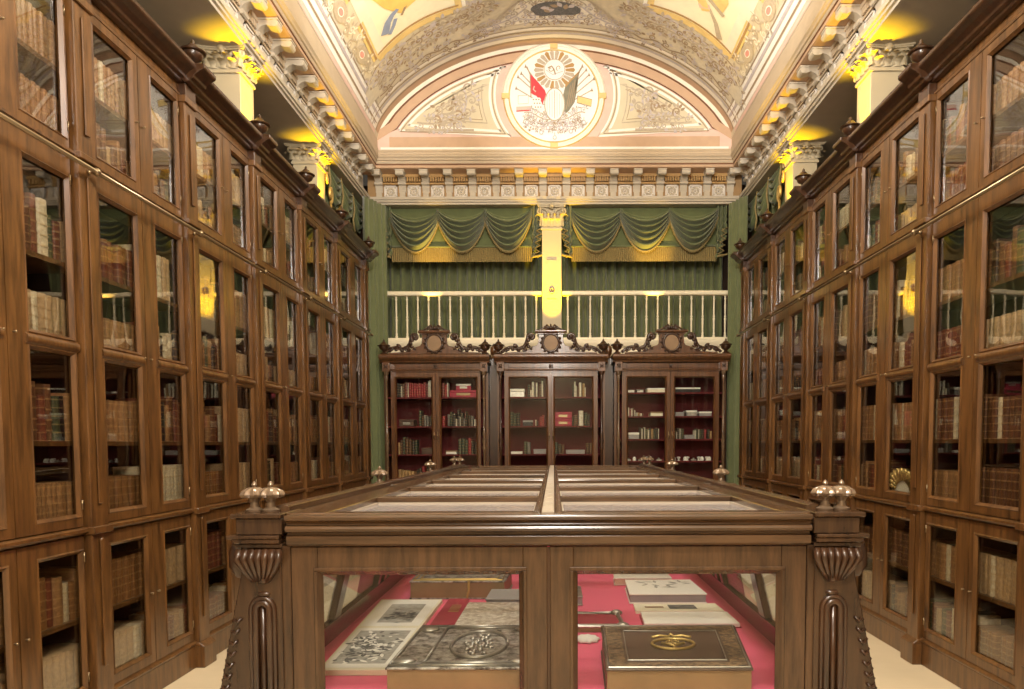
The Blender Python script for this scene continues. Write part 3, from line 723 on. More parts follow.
def bay(side, y0, y1, label, both=False):
    PW = .077; E1 = PW if both else -PW        # a bay owns the pilaster at its far end (and at the near end for the first one)
    wdt = y1-y0+PW+E1
    t = thing('bookcase', label, 'bookcase', (XL, y0-E1, 0) if side < 0 else (XR, y1+PW, 0), PI/2 if side < 0 else -PI/2)
    near, far = (E1, wdt-PW) if side < 0 else (wdt-E1, PW)
    lo_, hi_ = min(near, far), max(near, far)
    c = MB()
    c.box(.002, wdt-.002, DEP-.02, DEP, 0, 3.5, 1); c.box(.002, .022, .03, DEP-.02, 0, 3.5, 1); c.box(wdt-.022, wdt-.002, .03, DEP-.02, 0, 3.5, 1)
    for z0, z1 in ((.10, ZT['base']), (.94, .975), (2.66, 2.69), (3.42, 3.5)): c.box(.022, wdt-.022, .025, DEP-.02, z0, z1, 0)
    c.build('carcass', ['wood', 'inside'], t)
    pl = MB(); pl.box(0, wdt, -.02, .025, 0, .14); pl.ex_x([(-.02, .14), (-.028, .145), (-.028, .157), (0, .17), (.02, .17), (.02, .14)], 0, wdt)
    pl.build('plinth', 'wood', t, bevel=.003)
    for z in SHELVES:
        sh = MB(); sh.box(.024, wdt-.024, .036, DEP-.022, z-.022, z); sh.build('shelf', 'wood', t)
    fr = MB(); fr.box(0, wdt, 0, .04, 3.40, 3.48)
    fr.ex_x([(0, 3.4), (-.016, 3.402), (-.016, 3.412), (-.004, 3.424), (0, 3.43)], 0, wdt)
    fr.build('frieze', 'wood', t)
    co = MB(); co.ex_x(CORN, 0, wdt)
    a = .076
    co.ex_x([(y-.05 if y < .04 else y, z) for y, z in CORN], far-a, far+a)
    if both: co.ex_x([(y-.05 if y < .04 else y, z) for y, z in CORN], near-a, near+a)
    co.box(far-.06, far+.06, -.05, 0, 3.4, 3.47)
    co.build('cornice', 'wood_dark', t, bevel=.003)
    for z0, zc in ((.945, .96), (2.662, 2.676)):
        le = MB(); le.ex_x([(0, z0-.008), (-.02, z0), (-.036, zc-.004), (-.036, zc+.008), (-.02, zc+.014), (0, zc+.016)], 0, wdt); le.build('ledge', 'wood', t)
    xs = [far] + ([near] if both else [])
    for x in xs:
        pilaster(x, t); u_ = MB(); urn(u_, x, -.07, 3.58, .9); u_.build('finial', 'wood_dark', t, smooth=40)
    xm = (lo_+hi_)/2; e = .079
    for i, (a, c_) in enumerate(((lo_+e, xm-.003), (xm+.003, hi_-e))):
        isnear = (i == 0) == (side < 0)
        sn_, sf_ = (.038, .047) if isnear else (.114, .014)
        ga, gb = (a+sn_, c_-sf_) if side < 0 else (a+sf_, c_-sn_)
        for lo, hi, gz in ((ZT['base'], ZT['d4t']-.004, [(ZT['g4b'], ZT['g4t'])]), (ZT['d3b'], ZT['d2t']-.004, [(ZT['g3b'], ZT['g3t']), (ZT['g2b'], ZT['g2t'])]), (ZT['d1b']+.002, ZT['d1t'], [(ZT['g1b']+.01, ZT['g1t'])])):
            d = MB(); frame(d, a, c_, lo, hi, ga, gb, gz, -.012, .018)
            dn = MB(); fo = d.build('door', 'wood', t)
            for g0, g1 in gz: pane(ga, gb, g0, g1, .008, fo)
            if len(gz) == 2:
                mn = MB(); mn.ex_x([(-.012, 1.78), (-.024, 1.79), (-.026, 1.803), (-.024, 1.816), (-.012, 1.826)], ga-.02, gb+.02); mn.build('muntin', 'wood', fo, smooth=50)
            kx = c_-.03 if i == 0 else a+.03; km = (lo+hi)/2
            k = MB(); k.tube([(kx, -.012, km), (kx, -.022, km)], .004, 8); k.sphere((kx, -.024, km), .006, 8); k.build('knob', 'brass', fo, smooth=True)
            hx = a+.006 if i == 0 else c_-.006
            for hz in (lo+.1, hi-.1):
                hg = MB(); hg.tube([(hx, -.015, hz-.022), (hx, -.015, hz+.022)], .004, 6); hg.build('hinge', 'brass', fo, smooth=True)
    return t
YLs = [v_-.06 for v_ in (1.45, 2.47, 3.47, 4.45, 5.42, 6.40, 7.42, 8.50)]
YRs = [v_-.05 for v_ in (2.40, 3.40, 4.46, 5.48, 6.48, 7.55, 8.62)]
ORD = ['nearest', 'second', 'third', 'fourth', 'fifth', 'farthest']
for i in range(6):
    bay(-1, YLs[i+1], YLs[i+2], '%s glazed walnut bookcase bay along the left wall, %s' % (ORD[i].capitalize() if 0 else ORD[i], 'cut by the left edge' if i == 0 else ('beside the green curtain' if i == 5 else 'counted from the viewer')), i == 0)
    bay(1, YRs[i], YRs[i+1], '%s glazed walnut bookcase bay along the right wall, %s' % (ORD[i], 'cut by the right edge' if i == 0 else ('beside the green curtain' if i == 5 else 'counted from the viewer')), i == 0)
# ladder rails
for s, sn in ((-1, 'left'), (1, 'right')):
    X0 = XL if s < 0 else XR; ys = YLs[1:] if s < 0 else YRs
    t = thing('ladder_rail', 'long thin brass ladder rail running along the front of %s bookcases' % sn, 'rail', (X0, ys[0], 2.62))
    r = MB(); r.tube([(-s*.085, 0, 0), (-s*.085, ys[-1]-ys[0]+.06, 0)], .010, 8); r.build('rod', 'brass', t, smooth=True)
    for y in ys:
        k = MB(); k.tube([(-s*.045, y-ys[0], 0), (-s*.085, y-ys[0], 0)], .007, 6); k.sphere((-s*.085, y-ys[0], 0), .019, 10); k.sphere((-s*.05, y-ys[0], 0), .012, 8)
        k.build('bracket', 'brass', t, smooth=True)

# ------------------------------------------------------------ books
LEATH = [('brown', S(112, 72, 44)), ('tan', S(168, 124, 80)), ('pale tan', S(196, 164, 122)), ('dark brown', S(78, 48, 32)), ('reddish brown', S(126, 66, 44)),
         ('olive green', S(78, 82, 54)), ('black', S(44, 36, 32)), ('cream', S(222, 206, 172)), ('crimson', S(136, 40, 46)), ('honey brown', S(150, 104, 60))]
def book_geo(mb, x0, x1, yf, yb, z0, z1, col, uvs):
    """spine towards -y at yf; x along the shelf"""
    w_ = x1-x0; n = 5; h = z1-z0
    prof = [(x0+w_*(.5-.5*cos(PI*i/n)), yf+min(.35*w_, .014)*(1-sin(PI*i/n))) for i in range(n+1)]
    pts = prof + [(x1, yb), (x0, yb)]
    nP = len(pts); o = len(mb.v)
    mb.col = col
    mb.add([(x, y, z0) for x, y in pts] + [(x, y, z1-.004) for x, y in pts], [tuple(range(nP))[::-1], tuple(range(nP, 2*nP))] + [(i, (i+1) % nP, nP+(i+1) % nP, nP+i) for i in range(nP)])
    uvs.append((o, nP))
    # raised bands across the spine
    for k in range(1, 5):
        zz = z0+h*(k/5.5+.0)
        bp = [(x, y-.0035) for x, y in prof]
        m_ = len(bp); mb.add([(x, y, zz-.003) for x, y in bp] + [(x, y, zz+.003) for x, y in bp], [(i, i+1, m_+i+1, m_+i) for i in range(m_-1)])
def finish_books(mb, o, z_of):
    me = o.data
    ca = me.color_attributes.new('col', 'FLOAT_COLOR', 'CORNER'); uv = me.uv_layers.new(name='UVMap')
    cols = []; uvl = []
    for p in me.polygons:
        c_ = mb.c[p.index]
        for li in p.loop_indices:
            cols += [c_[0], c_[1], c_[2], 1]; v = me.loops[li].vertex_index; uvl += [0.5, z_of(v)]
    ca.data.foreach_set('color', cols); uv.data.foreach_set('uv', uvl)
proto = {}
def proto_mesh(ci, var):
    key = (ci, var)
    if key in proto: return proto[key]
    mb = MB(); wd = (.032, .045, .06)[var]
    book_geo(mb, -wd/2, wd/2, 0, .17, 0, .25, LEATH[ci][1], [])
    o = mb.build('book', 'leather', smooth=30); finish_books(mb, o, lambda v: mb.v[v][2]/.25)
    proto[key] = o.data; bpy.data.objects.remove(o); return proto[key]
def wproj(x, y, z):
    zz = z-EYE; dep = y*cos(TH)-zz*sin(TH); up = y*sin(TH)+zz*cos(TH)
    return 554+720*x/dep, 481-720*up/dep
ROWS = [(.172, .24, 'bottom shelf of the lowest doors'), (.54, .25, 'upper shelf of the lowest doors'), (.977, .27, 'lower shelf of the third tier'), (1.375, .27, 'upper shelf of the third tier'),
        (1.79, .28, 'lower shelf of the second tier'), (2.19, .27, 'upper shelf of the second tier'), (2.692, .26, 'lower shelf of the top tier'), (3.06, .23, 'upper shelf of the top tier')]
books = []
BR = random.Random(42)
for s in (-1, 1):
    ys = YLs[1:] if s < 0 else YRs
    for bi in range(6):
        y0, y1 = ys[bi], ys[bi+1]; mid = (y0+y1)/2
        for ri, (z, hmax, rn) in enumerate(ROWS):
            for di, (a, c_) in enumerate(((y0+.105 if bi else y0-.05, mid+.05), (mid+.05, y1+.05))):
                if s > 0 and bi == 2 and di == 0 and ri == 2: continue      # a carved crest stands here instead
                style = BR.random(); setc = BR.choice([0, 1, 1, 2, 2, 4, 9, 9, 7, 1]); seth = BR.uniform(.72, .98)*hmax; setv = BR.choice([0, 1, 1, 2])
                p = a + BR.uniform(0, .008); end = c_ - (BR.uniform(0, .12) if BR.random() < .2 else 0); k = 0; lean0 = False
                while p < end-.03:
                    if style < .55: ci, h, v = setc, seth, setv
                    else:
                        ci = BR.choice([0, 1, 2, 3, 4, 5, 6, 7, 9, 9, 1, 0, 4]); h = BR.uniform(.66, 1.0)*hmax; v = BR.choice([0, 1, 1, 2])
                    if BR.random() < .06: ci = 7
                    if s < 0 and bi == 0 and ri == 1 and k == 0 and di: ci = 8
                    if s > 0 and bi == 0 and ri == 4 and k in (5, 6) : ci = 8
                    wd = (.032, .045, .06)[v]
                    if p+wd > end: break
                    k += 1
                    books.append((s, bi, di, ri, k, p+wd/2, z, h, ci, v, wd)); p += wd+.0015
                    if BR.random() < .04: p += .03
scored = []
for q_ in books:
    s, bi, di, ri, k, y, z, h, ci, v, wd = q_
    x = (XL-.09) if s < 0 else (XR+.09)
    a = wproj(x, y-wd/2, z); b_ = wproj(x, y+wd/2, z+h)
    inside = -8 < a[0] < 1032 and -8 < a[1] and b_[1] < 697
    if inside: scored.append((abs(a[0]-b_[0])*abs(a[1]-b_[1]), q_))
scored.sort(key=lambda t: -t[0])
DN = {}
t = thing('carved_crest', 'cream and gilt carved shell crest standing in the third right bookcase, lower third tier', 'ornament', (XR+.035, 4.72, .978), -PI/2)
b = MB(); pts = [(-.17, 0), (.17, 0), (.17, .07), (.13, .12), (.07, .15), (0, .165), (-.07, .15), (-.13, .12), (-.17, .07)]
b.prism(pts, lambda x, z: (x, 0, z), lambda x, z: (x, .03, z)); b.build('panel', 'paper', t, bevel=.004)
b = MB()
for k in range(11):
    a = PI*(k+.5)/11; b.tube([(.10*cos(a), -.005, .07+.06*sin(a)), (.165*cos(a), -.012, .08+.10*sin(a)), (.185*cos(a), -.006, .085+.125*sin(a))], lambda q: .012+.008*q, 6)
b.build('gilt_shell', 'gold', t, smooth=True)
for n_, (ar, q_) in enumerate(scored[:300]):
    s, bi, di, ri, k, y, z, h, ci, v, wd = q_
    me = proto_mesh(ci, v)
    o = bpy.data.objects.new('book', me); COL.objects.link(o)
    o.location = ((XL-.05-.006*(k % 2)) if s < 0 else (XR+.05+.006*(k % 2)), y, z+.001)
    o.rotation_euler = (0, 0, PI/2 if s < 0 else -PI/2); o.scale = (1, 1, h/.25)
    nth = ['first', 'second', 'third', 'fourth', 'fifth', 'sixth', 'seventh', 'eighth', 'ninth', 'tenth', 'eleventh', 'twelfth', 'thirteenth', 'fourteenth', 'fifteenth', 'sixteenth', 'seventeenth', 'eighteenth', 'nineteenth', 'twentieth'][min(k-1, 19)]
    tier = {0: 'bottom', 1: 'seventh', 2: 'sixth', 3: 'fifth', 4: 'fourth', 5: 'third', 6: 'second', 7: 'top'}[ri]
    sd = 'left' if s < 0 else 'right'
    dr = ['nearer', 'farther'][di]
    tag(o, '%s %s leather book on %s shelf down, %s door, %s %s bookcase' % (nth, LEATH[ci][0], tier, dr, ORD[bi], sd), 'book',
        'books on the %s shelf down, %s door of the %s %s bookcase' % (tier, dr, ORD[bi], sd))
mb = MB(); uvs = []; zf = {}
for ar, q_ in scored[300:]:
    s, bi, di, ri, k, y, z, h, ci, v, wd = q_
    o0 = len(mb.v); book_geo(mb, -wd/2, wd/2, 0, .15, 0, h, LEATH[ci][1], uvs)
    X0 = (XL-.05-.006*(k % 2)) if s < 0 else (XR+.05+.006*(k % 2))
    for i in range(o0, len(mb.v)):
        a, b_, c_ = mb.v[i]; zf[i] = c_/h
        mb.v[i] = (X0-b_, y+a, z+c_+.001) if s < 0 else (X0+b_, y-a, z+c_+.001)
o = mb.build('bookcase_books', 'leather', smooth=30); finish_books(mb, o, lambda v: zf[v])
tag(o, 'rows of old leather books in the farther bays of both wall bookcases', 'books', None, 'stuff')

# ============================================================ FAR CABINETS
def crest(parent, xc, zb, y):
    b = MB()
    # solid pediment body
    half = [(0, .0), (.56, .0), (.56, .015), (.30, .03), (.27, .06), (.22, .085), (.17, .10), (.155, .125), (.15, .17), (.145, .245)]
    pts = [(xc+x, zb+z) for x, z in half] + [(xc-x, zb+z) for x, z in half[:0:-1]]
    b.prism(pts, lambda x, z: (x, y-.02, z), lambda x, z: (x, y+.03, z))
    b.ex_x([(y-.05, zb+.245), (y-.06, zb+.26), (y-.06, zb+.275), (y+.04, zb+.275), (y+.04, zb+.245)], xc-.19, xc+.19)
    b.ex_x([(y-.035, zb+.23), (y-.035, zb+.245), (y+.03, zb+.245), (y+.03, zb+.23)], xc-.165, xc+.165)
    b.build('pediment', 'cab', parent, bevel=.003)
    o = MB()
    o.tube([(xc+.098*cos(i*PI/12), y-.03, zb+.13+.105*sin(i*PI/12)) for i in range(25)], .016, 8)
    for k in range(14):
        a = k*2*PI/14; o.sphere((xc+.12*cos(a), y-.03, zb+.13+.125*sin(a)), .016, 6)
    # anthemion on top
    for k in range(-3, 4):
        a = PI/2-k*.45; o.tube([(xc+k*.012, y-.01, zb+.275), (xc+.05*cos(a)*1.3, y-.02, zb+.29+.035*sin(a)), (xc+.085*cos(a)*1.2, y-.01, zb+.285+.07*sin(a))], lambda t: .016*(1-.5*t), 6)
    o.sphere((xc, y-.015, zb+.31), .026, 8)
    for s in (-1, 1):
        o.tube([(xc+s*.185, y-.01, zb+.275), (xc+s*.13, y-.01, zb+.285), (xc+s*.08, y-.01, zb+.315), (xc+s*.04, y-.01, zb+.345)], .012, 6)
        # big S scroll with leaves descending outwards
        o.tube([(xc+s*x, y-.01, zb+z) for x, z in spiral(.235, .20, .045, 1.1, PI*.0, 1)][::-1] + [(xc+s*x, y-.01, zb+z) for x, z in bez((.28, .19), (.30, .10), (.32, .07), (.40, .06))] +
               [(xc+s*x, y-.01, zb+z) for x, z in bez((.42, .065), (.48, .10), (.54, .07), (.60, .015))], lambda t: .022-.008*abs(t-.5), 8)
        for x, z, r in ((.24, .205, .03), (.27, .16, .028), (.285, .12, .026), (.27, .085, .025), (.31, .05, .028), (.35, .08, .022), (.39, .04, .026), (.43, .09, .03), (.46, .05, .024), (.5, .07, .024), (.54, .035, .022), (.24, .06, .02), (.58, .02, .018)):
            o.sphere((xc+s*x, y-.02+.008*sin(x*40), zb+z), r, 7, 0, (1, .7, .8))
        for x, z, r, a0 in ((.43, .075, .04, 1), (.33, .06, .035, 3), (.52, .05, .03, 0)):
            o.tube([(xc+s*u, y-.035, zb+v) for u, v in spiral(x, z, r, 1.2, a0)], .009, 6)
    o.build('carved_scrolls', 'wood_dark', parent, smooth=True)
    c_ = MB(); c_.prism([(xc+.092*cos(i*PI/12), zb+.13+.098*sin(i*PI/12)) for i in range(24)], lambda x, z: (x, y-.033, z), lambda x, z: (x, y-.02, z)); c_.build('cartouche', 'tanl', parent)
CY = 8.80
def turned(mb, x, y, z0, z1, r=.02):
    H_ = z1-z0
    pr = [(1.5, 0), (1.6, .01), (1.6, .03), (.9, .04), (1.2, .06), (.9, .08), (.75, .3), (.9, .42), (1.5, .44), (.8, .46), (1.6, .49), (.8, .52), (1.3, .54), (.8, .56), (.75, .75), (.7, .93), (1.3, .95), (.9, .97), (1.6, .985), (1.6, 1)]
    mb.lathe([(r*a, H_*t) for a, t in pr], x, y, z0, 12)
def cabinet(x0, x1, gl, gr, shelves, label, extra):
    w_ = x1-x0; t = thing('display_cabinet', label, 'cabinet', (x0, CY, 0)); D = .42
    c = MB(); c.box(0, .03, .03, D, 0, 2.3); c.box(w_-.03, w_, .03, D, 0, 2.3); c.box(.03, w_-.03, D-.02, D, 0, 2.3, 1); c.box(.03, w_-.03, .03, D-.02, .5, .56, 1); c.box(.03, w_-.03, .03, D-.02, 2.22, 2.3, 1)
    c.box(w_/2-.012, w_/2+.012, .03, D-.03, .56, 2.2, 1)
    c.build('carcass', ['cab', 'cabred'], t)
    pl = MB(); pl.box(-.01, w_+.01, -.02, D, 0, .12); pl.box(0, w_, 0, .03, .12, .56); pl.box(.09, w_/2-.04, -.008, .01, .18, .5); pl.box(w_/2+.04, w_-.09, -.008, .01, .18, .5); pl.ex_x([(-.03, .54), (-.03, .56), (.0, .575), (.02, .575), (.02, .54)], 0, w_); pl.build('base', 'cab', t, bevel=.004)
    en = MB()
    en.box(0, w_, -.005, D, 2.22, 2.33); en.ex_x([(-.005, 2.235), (-.02, 2.238), (-.024, 2.25), (-.005, 2.262)], -.0, w_)
    en.box(.14, w_-.14, -.014, 0, 2.275, 2.325)
    en.ex_x([(-.01, 2.33), (-.05, 2.335), (-.055, 2.352), (-.075, 2.36), (-.105, 2.385), (-.11, 2.40), (-.11, 2.42), (-.09, 2.43), (D, 2.44), (D, 2.33)], -.03, w_+.03)
    for x in (0.045, w_-.045): en.box(x-.045, x+.045, -.06, 0, 2.225, 2.335)
    en.build('entablature', 'cab', t, bevel=.003)
    for x in (.045, w_-.045, w_/2):
        ro = MB()
        ro.sphere((x, -.06 if x != w_/2 else -.016, 2.29), .018, 8, 0, (1, .6, 1))
        for k in range(4): ro.sphere((x+.02*cos(k*PI/2+.78), (-.06 if x != w_/2 else -.014), 2.29+.02*sin(k*PI/2+.78)), .011, 6, 0, (1, .6, 1))
        ro.build('rosette', 'wood_dark', t, smooth=True)
    for x in (.045, w_-.045):
        k = MB(); turned(k, x, -.035, .58, 2.225, .019); k.build('colonnette', 'pole' if extra else 'wood_dark', t, smooth=40)
        u_ = MB(); urn(u_, x+(-.02 if x < .1 else .02), -.05, 2.435, .95); u_.build('urn_finial', 'wood_dark', t, smooth=40)
    for (ga, gb), (a, b_) in ((gl, (.09, w_/2-.002)), (gr, (w_/2+.002, w_-.09))):
        ga -= x0; gb -= x0
        d = MB(); frame(d, a, b_, .58, 2.218, ga, gb, [(.64, 2.165)], -.002, .026); do = d.build('door', 'cab', t)
        pane(ga, gb, .64, 2.165, .012, do, 'glass_case')
        k = MB(); kx = (w_/2-.022 if a < .2 else w_/2+.022)
        k.sphere((kx, -.02, 1.45), .01, 8); k.tube([(kx, -.008, 1.40), (kx, -.008, 1.5)], .006, 6); k.build('escutcheon', 'brass', do, smooth=True)
    for z in shelves:
        sh = MB(); sh.box(.032, w_-.032, .05, D-.022, z-.018, z); sh.build('shelf', 'cabred', t)
    crest(t, w_/2, 2.435, -.04)
    return t
sh1 = [1.925, 1.57, 1.225, .88]; sh3 = [1.975, 1.685, 1.405, 1.135, .85]
cabinet(-2.07, -.80, (-1.93, -1.475), (-1.385, -.93), sh1, 'left carved mahogany cabinet of three, red lined with crimson books on its top shelf', True)
cabinet(-.69, .625, (-.545, -.075), (.0, .48), sh1, 'middle carved mahogany cabinet of three, below the amber lit column', False)
cabinet(.74, 2.10, (.89, 1.37), (1.465, 1.96), sh3, 'right carved mahogany cabinet of three, with small white objects on low shelves', True)
b = MB()
for x0, x1 in ((-.80, -.69), (.625, .74)): b.box(x0+.004, x1-.004, 9.0, 9.3, 0, 2.4)
struct(b.build('trim_6', 'wood_dark'))
for x, sd in ((-.745, 'left'), (.683, 'right')):
    k = MB(); k.lathe([(.02, 0), (.03, .02), (.02, .04), (.042, .07), (.05, .11), (.04, .15), (.02, .17), (.004, .2)], x, 9.05, 2.40, 14)
    tag(k.build('wooden_ball', 'cab', smooth=40), 'turned wooden ball finial between the middle and %s cabinets' % sd, 'finial')

# cabinet contents: x0, x1 given across the glass, z = shelf
CB = {'k': S(50, 44, 38), 'r': S(150, 30, 44), 'w': S(226, 220, 204), 'b': S(92, 60, 40), 't': S(176, 140, 96), 'g': S(62, 70, 54), 'y': S(120, 116, 112), 'm': S(110, 40, 40)}
CN = {'k': 'black', 'r': 'crimson', 'w': 'white', 'b': 'brown', 't': 'tan', 'g': 'dark green', 'y': 'grey', 'm': 'maroon'}
cab_n = {}
NTH = ['first', 'second', 'third', 'fourth', 'fifth', 'sixth', 'seventh', 'eighth', 'ninth', 'tenth', 'eleventh', 'twelfth', 'thirteenth', 'fourteenth', 'fifteenth', 'sixteenth', 'seventeenth', 'eighteenth']
def cbooks(cabn, half, shn, x0, z, spec):
    """spec: list of (letter, width cm, height cm)"""
    x = x0
    for ch, wd, h in spec:
        wd /= 100; h /= 100
        if ch == '_': x += wd; continue
        mb = MB(); book_geo(mb, x+.001, x+wd-.001, CY+.09, CY+.24, z+.001, z+h, CB[ch], [])
        o = mb.build('cabinet_book', 'leather', smooth=30); finish_books(mb, o, lambda v: (mb.v[v][2]-z)/h)
        key = (cabn, half, shn); cab_n[key] = cab_n.get(key, 0)+1
        tag(o, '%s book, %s from left on the %s shelf, %s half of the %s cabinet' % (CN[ch], NTH[cab_n[key]-1], shn, half, cabn), 'book', 'books in the %s cabinet' % cabn)
        x += wd
def cbox(name, label, cat, x0, x1, z0, z1, m, lid=None, y0=.08, y1=.28, trim=None):
    t = thing(name, label, cat, ((x0+x1)/2, CY+(y0+y1)/2, z0+.001)); w_ = (x1-x0)/2; d = (y1-y0)/2; h = z1-z0-.001
    b = MB(); b.box(-w_, w_, -d, d, 0, h*.66); b.build('box', m, t, bevel=.003)
    b = MB(); b.box(-w_-.002, w_+.002, -d-.002, d, h*.68, h); b.build('lid', lid or m, t, bevel=.003)
    if trim:
        b = MB(); b.box(-w_*.5, w_*.5, -d-.006, -d-.001, h*.25, h*.6); b.build('plate', trim, t)
R_ = lambda s: [(q[0], float(q[1:].split('/')[0]), float(q[1:].split('/')[1])) for q in s.split()]
Z1, Z2, Z3, Z4 = sh1
cbooks('left', 'left', 'top', -1.925, Z1, R_('k2/18 k3/17 w1.2/14 b3/17 m4/19 w1/18 r3/19 r3/17 r3/18 r3/17 r3/18 r3/17 r3/19 m3/17 w1.5/20 w2/21'))
cbooks('left', 'right', 'top', -1.38, Z1, R_('m4/18 r3/16 w1.2/18'))
cbox('crimson_case', 'long crimson case lying on the top shelf of the left cabinet', 'box', -1.28, -.94, Z1, Z1+.085, 'magenta', trim='brass')
cbox('ornate_box', 'small gilt and crimson box standing on the long crimson case', 'box', -1.20, -1.02, Z1+.087, Z1+.165, 'magenta', 'silver', .1, .24, 'silver')
cbox('dark_casket', 'low dark casket on the second shelf of the left cabinet', 'box', -1.90, -1.72, Z2, Z2+.085, 'brownl', trim='silver')
cbooks('left', 'left', 'second', -1.66, Z2, R_('g3/20 b3/13 y3/14 y3/12 k3/13 y3/15 k3/14'))
cbooks('left', 'right', 'second', -1.38, Z2, R_('r4/13 _3/0 y3/15 g3/18 k4/16 w2/9 k3/21 w1.2/12 k3/17 y2.5/10 k2/19 _2/0 k3/14 y3/13 _1/0 w2/9'))
cbooks('left', 'left', 'third', -1.925, Z3, R_('t3/15 b3/18 g3/22 b4/20 b4/19 k4/17 g3/18'))
cbox('grey_box', 'low grey green box on the third shelf of the left cabinet', 'box', -1.63, -1.49, Z3, Z3+.08, 'brownl')
cbox('label_box', 'small white banded box on third shelf of the left cabinet', 'box', -1.33, -1.20, Z3, Z3+.045, 'white', 'tanl')
cbooks('left', 'right', 'third', -1.18, Z3, R_('g4/19 g4/20 g4/18 r4/20 k3/17 _2/0 k3/16'))
cbooks('left', 'left', 'bottom', -1.925, Z4+.0, R_('t4/16 t4/15 t4/15 t4/14 t4/14 b3/13 k3/16 k3/18 r4/20 _2/0 k4/22 k4/24'))
cbox('framed_box', 'pale box at left on the top shelf of the middle cabinet', 'box', -.54, -.36, Z1, Z1+.10, 'silver', 'white')
cbooks('middle', 'left', 'top', -.32, Z1, R_('k3/16 w2/9 w3/19 k2/12 w2/18 _2/0 b3/17 w2/20 _4/0 w1.5/18'))
cbooks('middle', 'left', 'second', -.54, Z2, R_('g4/18 g4/16 k4/17'))
cbox('dark_box', 'low dark box on the second shelf of the middle cabinet', 'box', -.38, -.26, Z2, Z2+.07, 'black', 'grey')
cbooks('middle', 'left', 'second', -.23, Z2, R_('w1.5/8 k2/7 _2/0 r3/12 r3/14 _3/0 t2/19'))
cbooks('middle', 'left', 'third', -.37, Z3, R_('g4/16 y4/15'))
cbox('white_tray', 'flat white tray on third shelf of the middle cabinet', 'box', -.53, -.39, Z3, Z3+.03, 'white')
cbox('grey_carton', 'low grey carton on the third shelf of the middle cabinet', 'box', -.25, -.10, Z3, Z3+.06, 'grey')
cbooks('middle', 'right', 'top', .23, Z1, R_('k2/15 w2/19 w1.2/14 b3/13 w3/18 _1/0 t3/17 w1.2/12'))
cbox('crimson_drawer_box', 'lower of two crimson boxes stacked in the middle cabinet', 'box', .005, .22, Z2, Z2+.085, 'magenta', trim='brass')
cbox('crimson_drawer_box', 'upper of two crimson boxes stacked in the middle cabinet', 'box', .005, .22, Z2+.087, Z2+.17, 'magenta', trim='brass')
cbooks('middle', 'right', 'second', .225, Z2, R_('k2/12 b5/14 _1/0 w6/19 _1/0 g4/17 k3/15'))
cbooks('middle', 'right', 'third', .01, Z3, R_('g4/15 k4/13 b4/12'))
cbox('grey_carton', 'long grey carton on the third shelf, right half of middle cabinet', 'box', .15, .38, Z3, Z3+.05, 'grey')
cbooks('middle', 'right', 'third', .40, Z3, R_('b4/14 b3/14'))
W1, W2, W3, W4, W5 = sh3
cbox('small_white_box', 'small white box at left on the top shelf of right cabinet', 'box', .90, .99, W1, W1+.03, 'white')
cbox('small_white_box', 'small pale box right of another on the top shelf of right cabinet', 'box', 1.02, 1.10, W1, W1+.035, 'silver')
cbox('white_carton', 'white carton on the top shelf of the right cabinet', 'box', 1.15, 1.365, W1, W1+.055, 'paper', 'white')
cbox('black_case', 'long black and white flat case on right cabinet top shelf', 'box', 1.47, 1.80, W1+.002, W1+.06, 'black', 'white')
cbooks('right', 'left', 'second', .895, W2, R_('w1.5/10 w2/11 r2/9 w2/10 b2/11 w1.5/8 _1/0 w2/5 t2/5 _1/0 w2/4 b2/4'))
cbox('pale_roll_box', 'pale long box on the second shelf, left half of right cabinet', 'box', 1.19, 1.34, W2, W2+.055, 'paper', 'tanl')
for i, (a, b_) in enumerate(((1.475, 1.60), (1.63, 1.76), (1.79, 1.94))):
    cbox('pale_box', '%s of three pale low boxes on right cabinet second shelf' % ('leftmost', 'middle', 'rightmost')[i], 'box', a, b_, W2, W2+(.05, .07, .055)[i], 'grey' if i != 1 else 'silver', 'white' if i else 'grey')
cbox('grey_stack', 'grey stack of folded boards on third shelf of the right cabinet', 'box', .92, 1.05, W3, W3+.08, 'grey', 'white')
cbooks('right', 'left', 'third', 1.06, W3, R_('k2/15 w1.5/13 k2/14 w1.2/15 g3/13 w2/12 k2/14 t3/13 g3/12 k3/14 w1/13'))
cbooks('right', 'right', 'third', 1.48, W3, R_('k3/10 w1/9 k3/14 w1.2/13 g4/13'))
cbox('flat_grey_box', 'flat grey box between books on right cabinet third shelf', 'box', 1.61, 1.73, W3, W3+.05, 'grey')
cbooks('right', 'right', 'third', 1.74, W3, R_('w1.2/11 g3/13 w1/12 g3/12 k3/12 r3/12 _1/0 k3/12 t3/10'))
def trinket(x, z, kind, label):
    t = MB()
    if kind == 0: t.lathe([(.018, 0), (.02, .005), (.008, .012), (.01, .02), (.022, .035), (.024, .045), (.012, .05)], x, CY+.15, z+.001, 12)
    elif kind == 1: t.lathe([(.022, 0), (.024, .01), (.022, .035), (.015, .045), (.004, .052)], x, CY+.15, z+.001, 12)
    else: t.box(x-.03, x+.03, CY+.1, CY+.16, z+.001, z+.02); t.lathe([(.02, 0), (.014, .012), (.004, .02)], x, CY+.13, z+.02, 10)
    tag(t.build('trinket', 'white' if kind != 2 else 'silver', smooth=40), label, 'ornament')
for i, (x, k) in enumerate(((.92, 2), (1.0, 1), (1.08, 2), (1.15, 0), (1.2, 1), (1.3, 2))):
    trinket(x, W4, k, '%s small white ornament from left on bottom visible shelf, left half of right cabinet' % NTH[i])
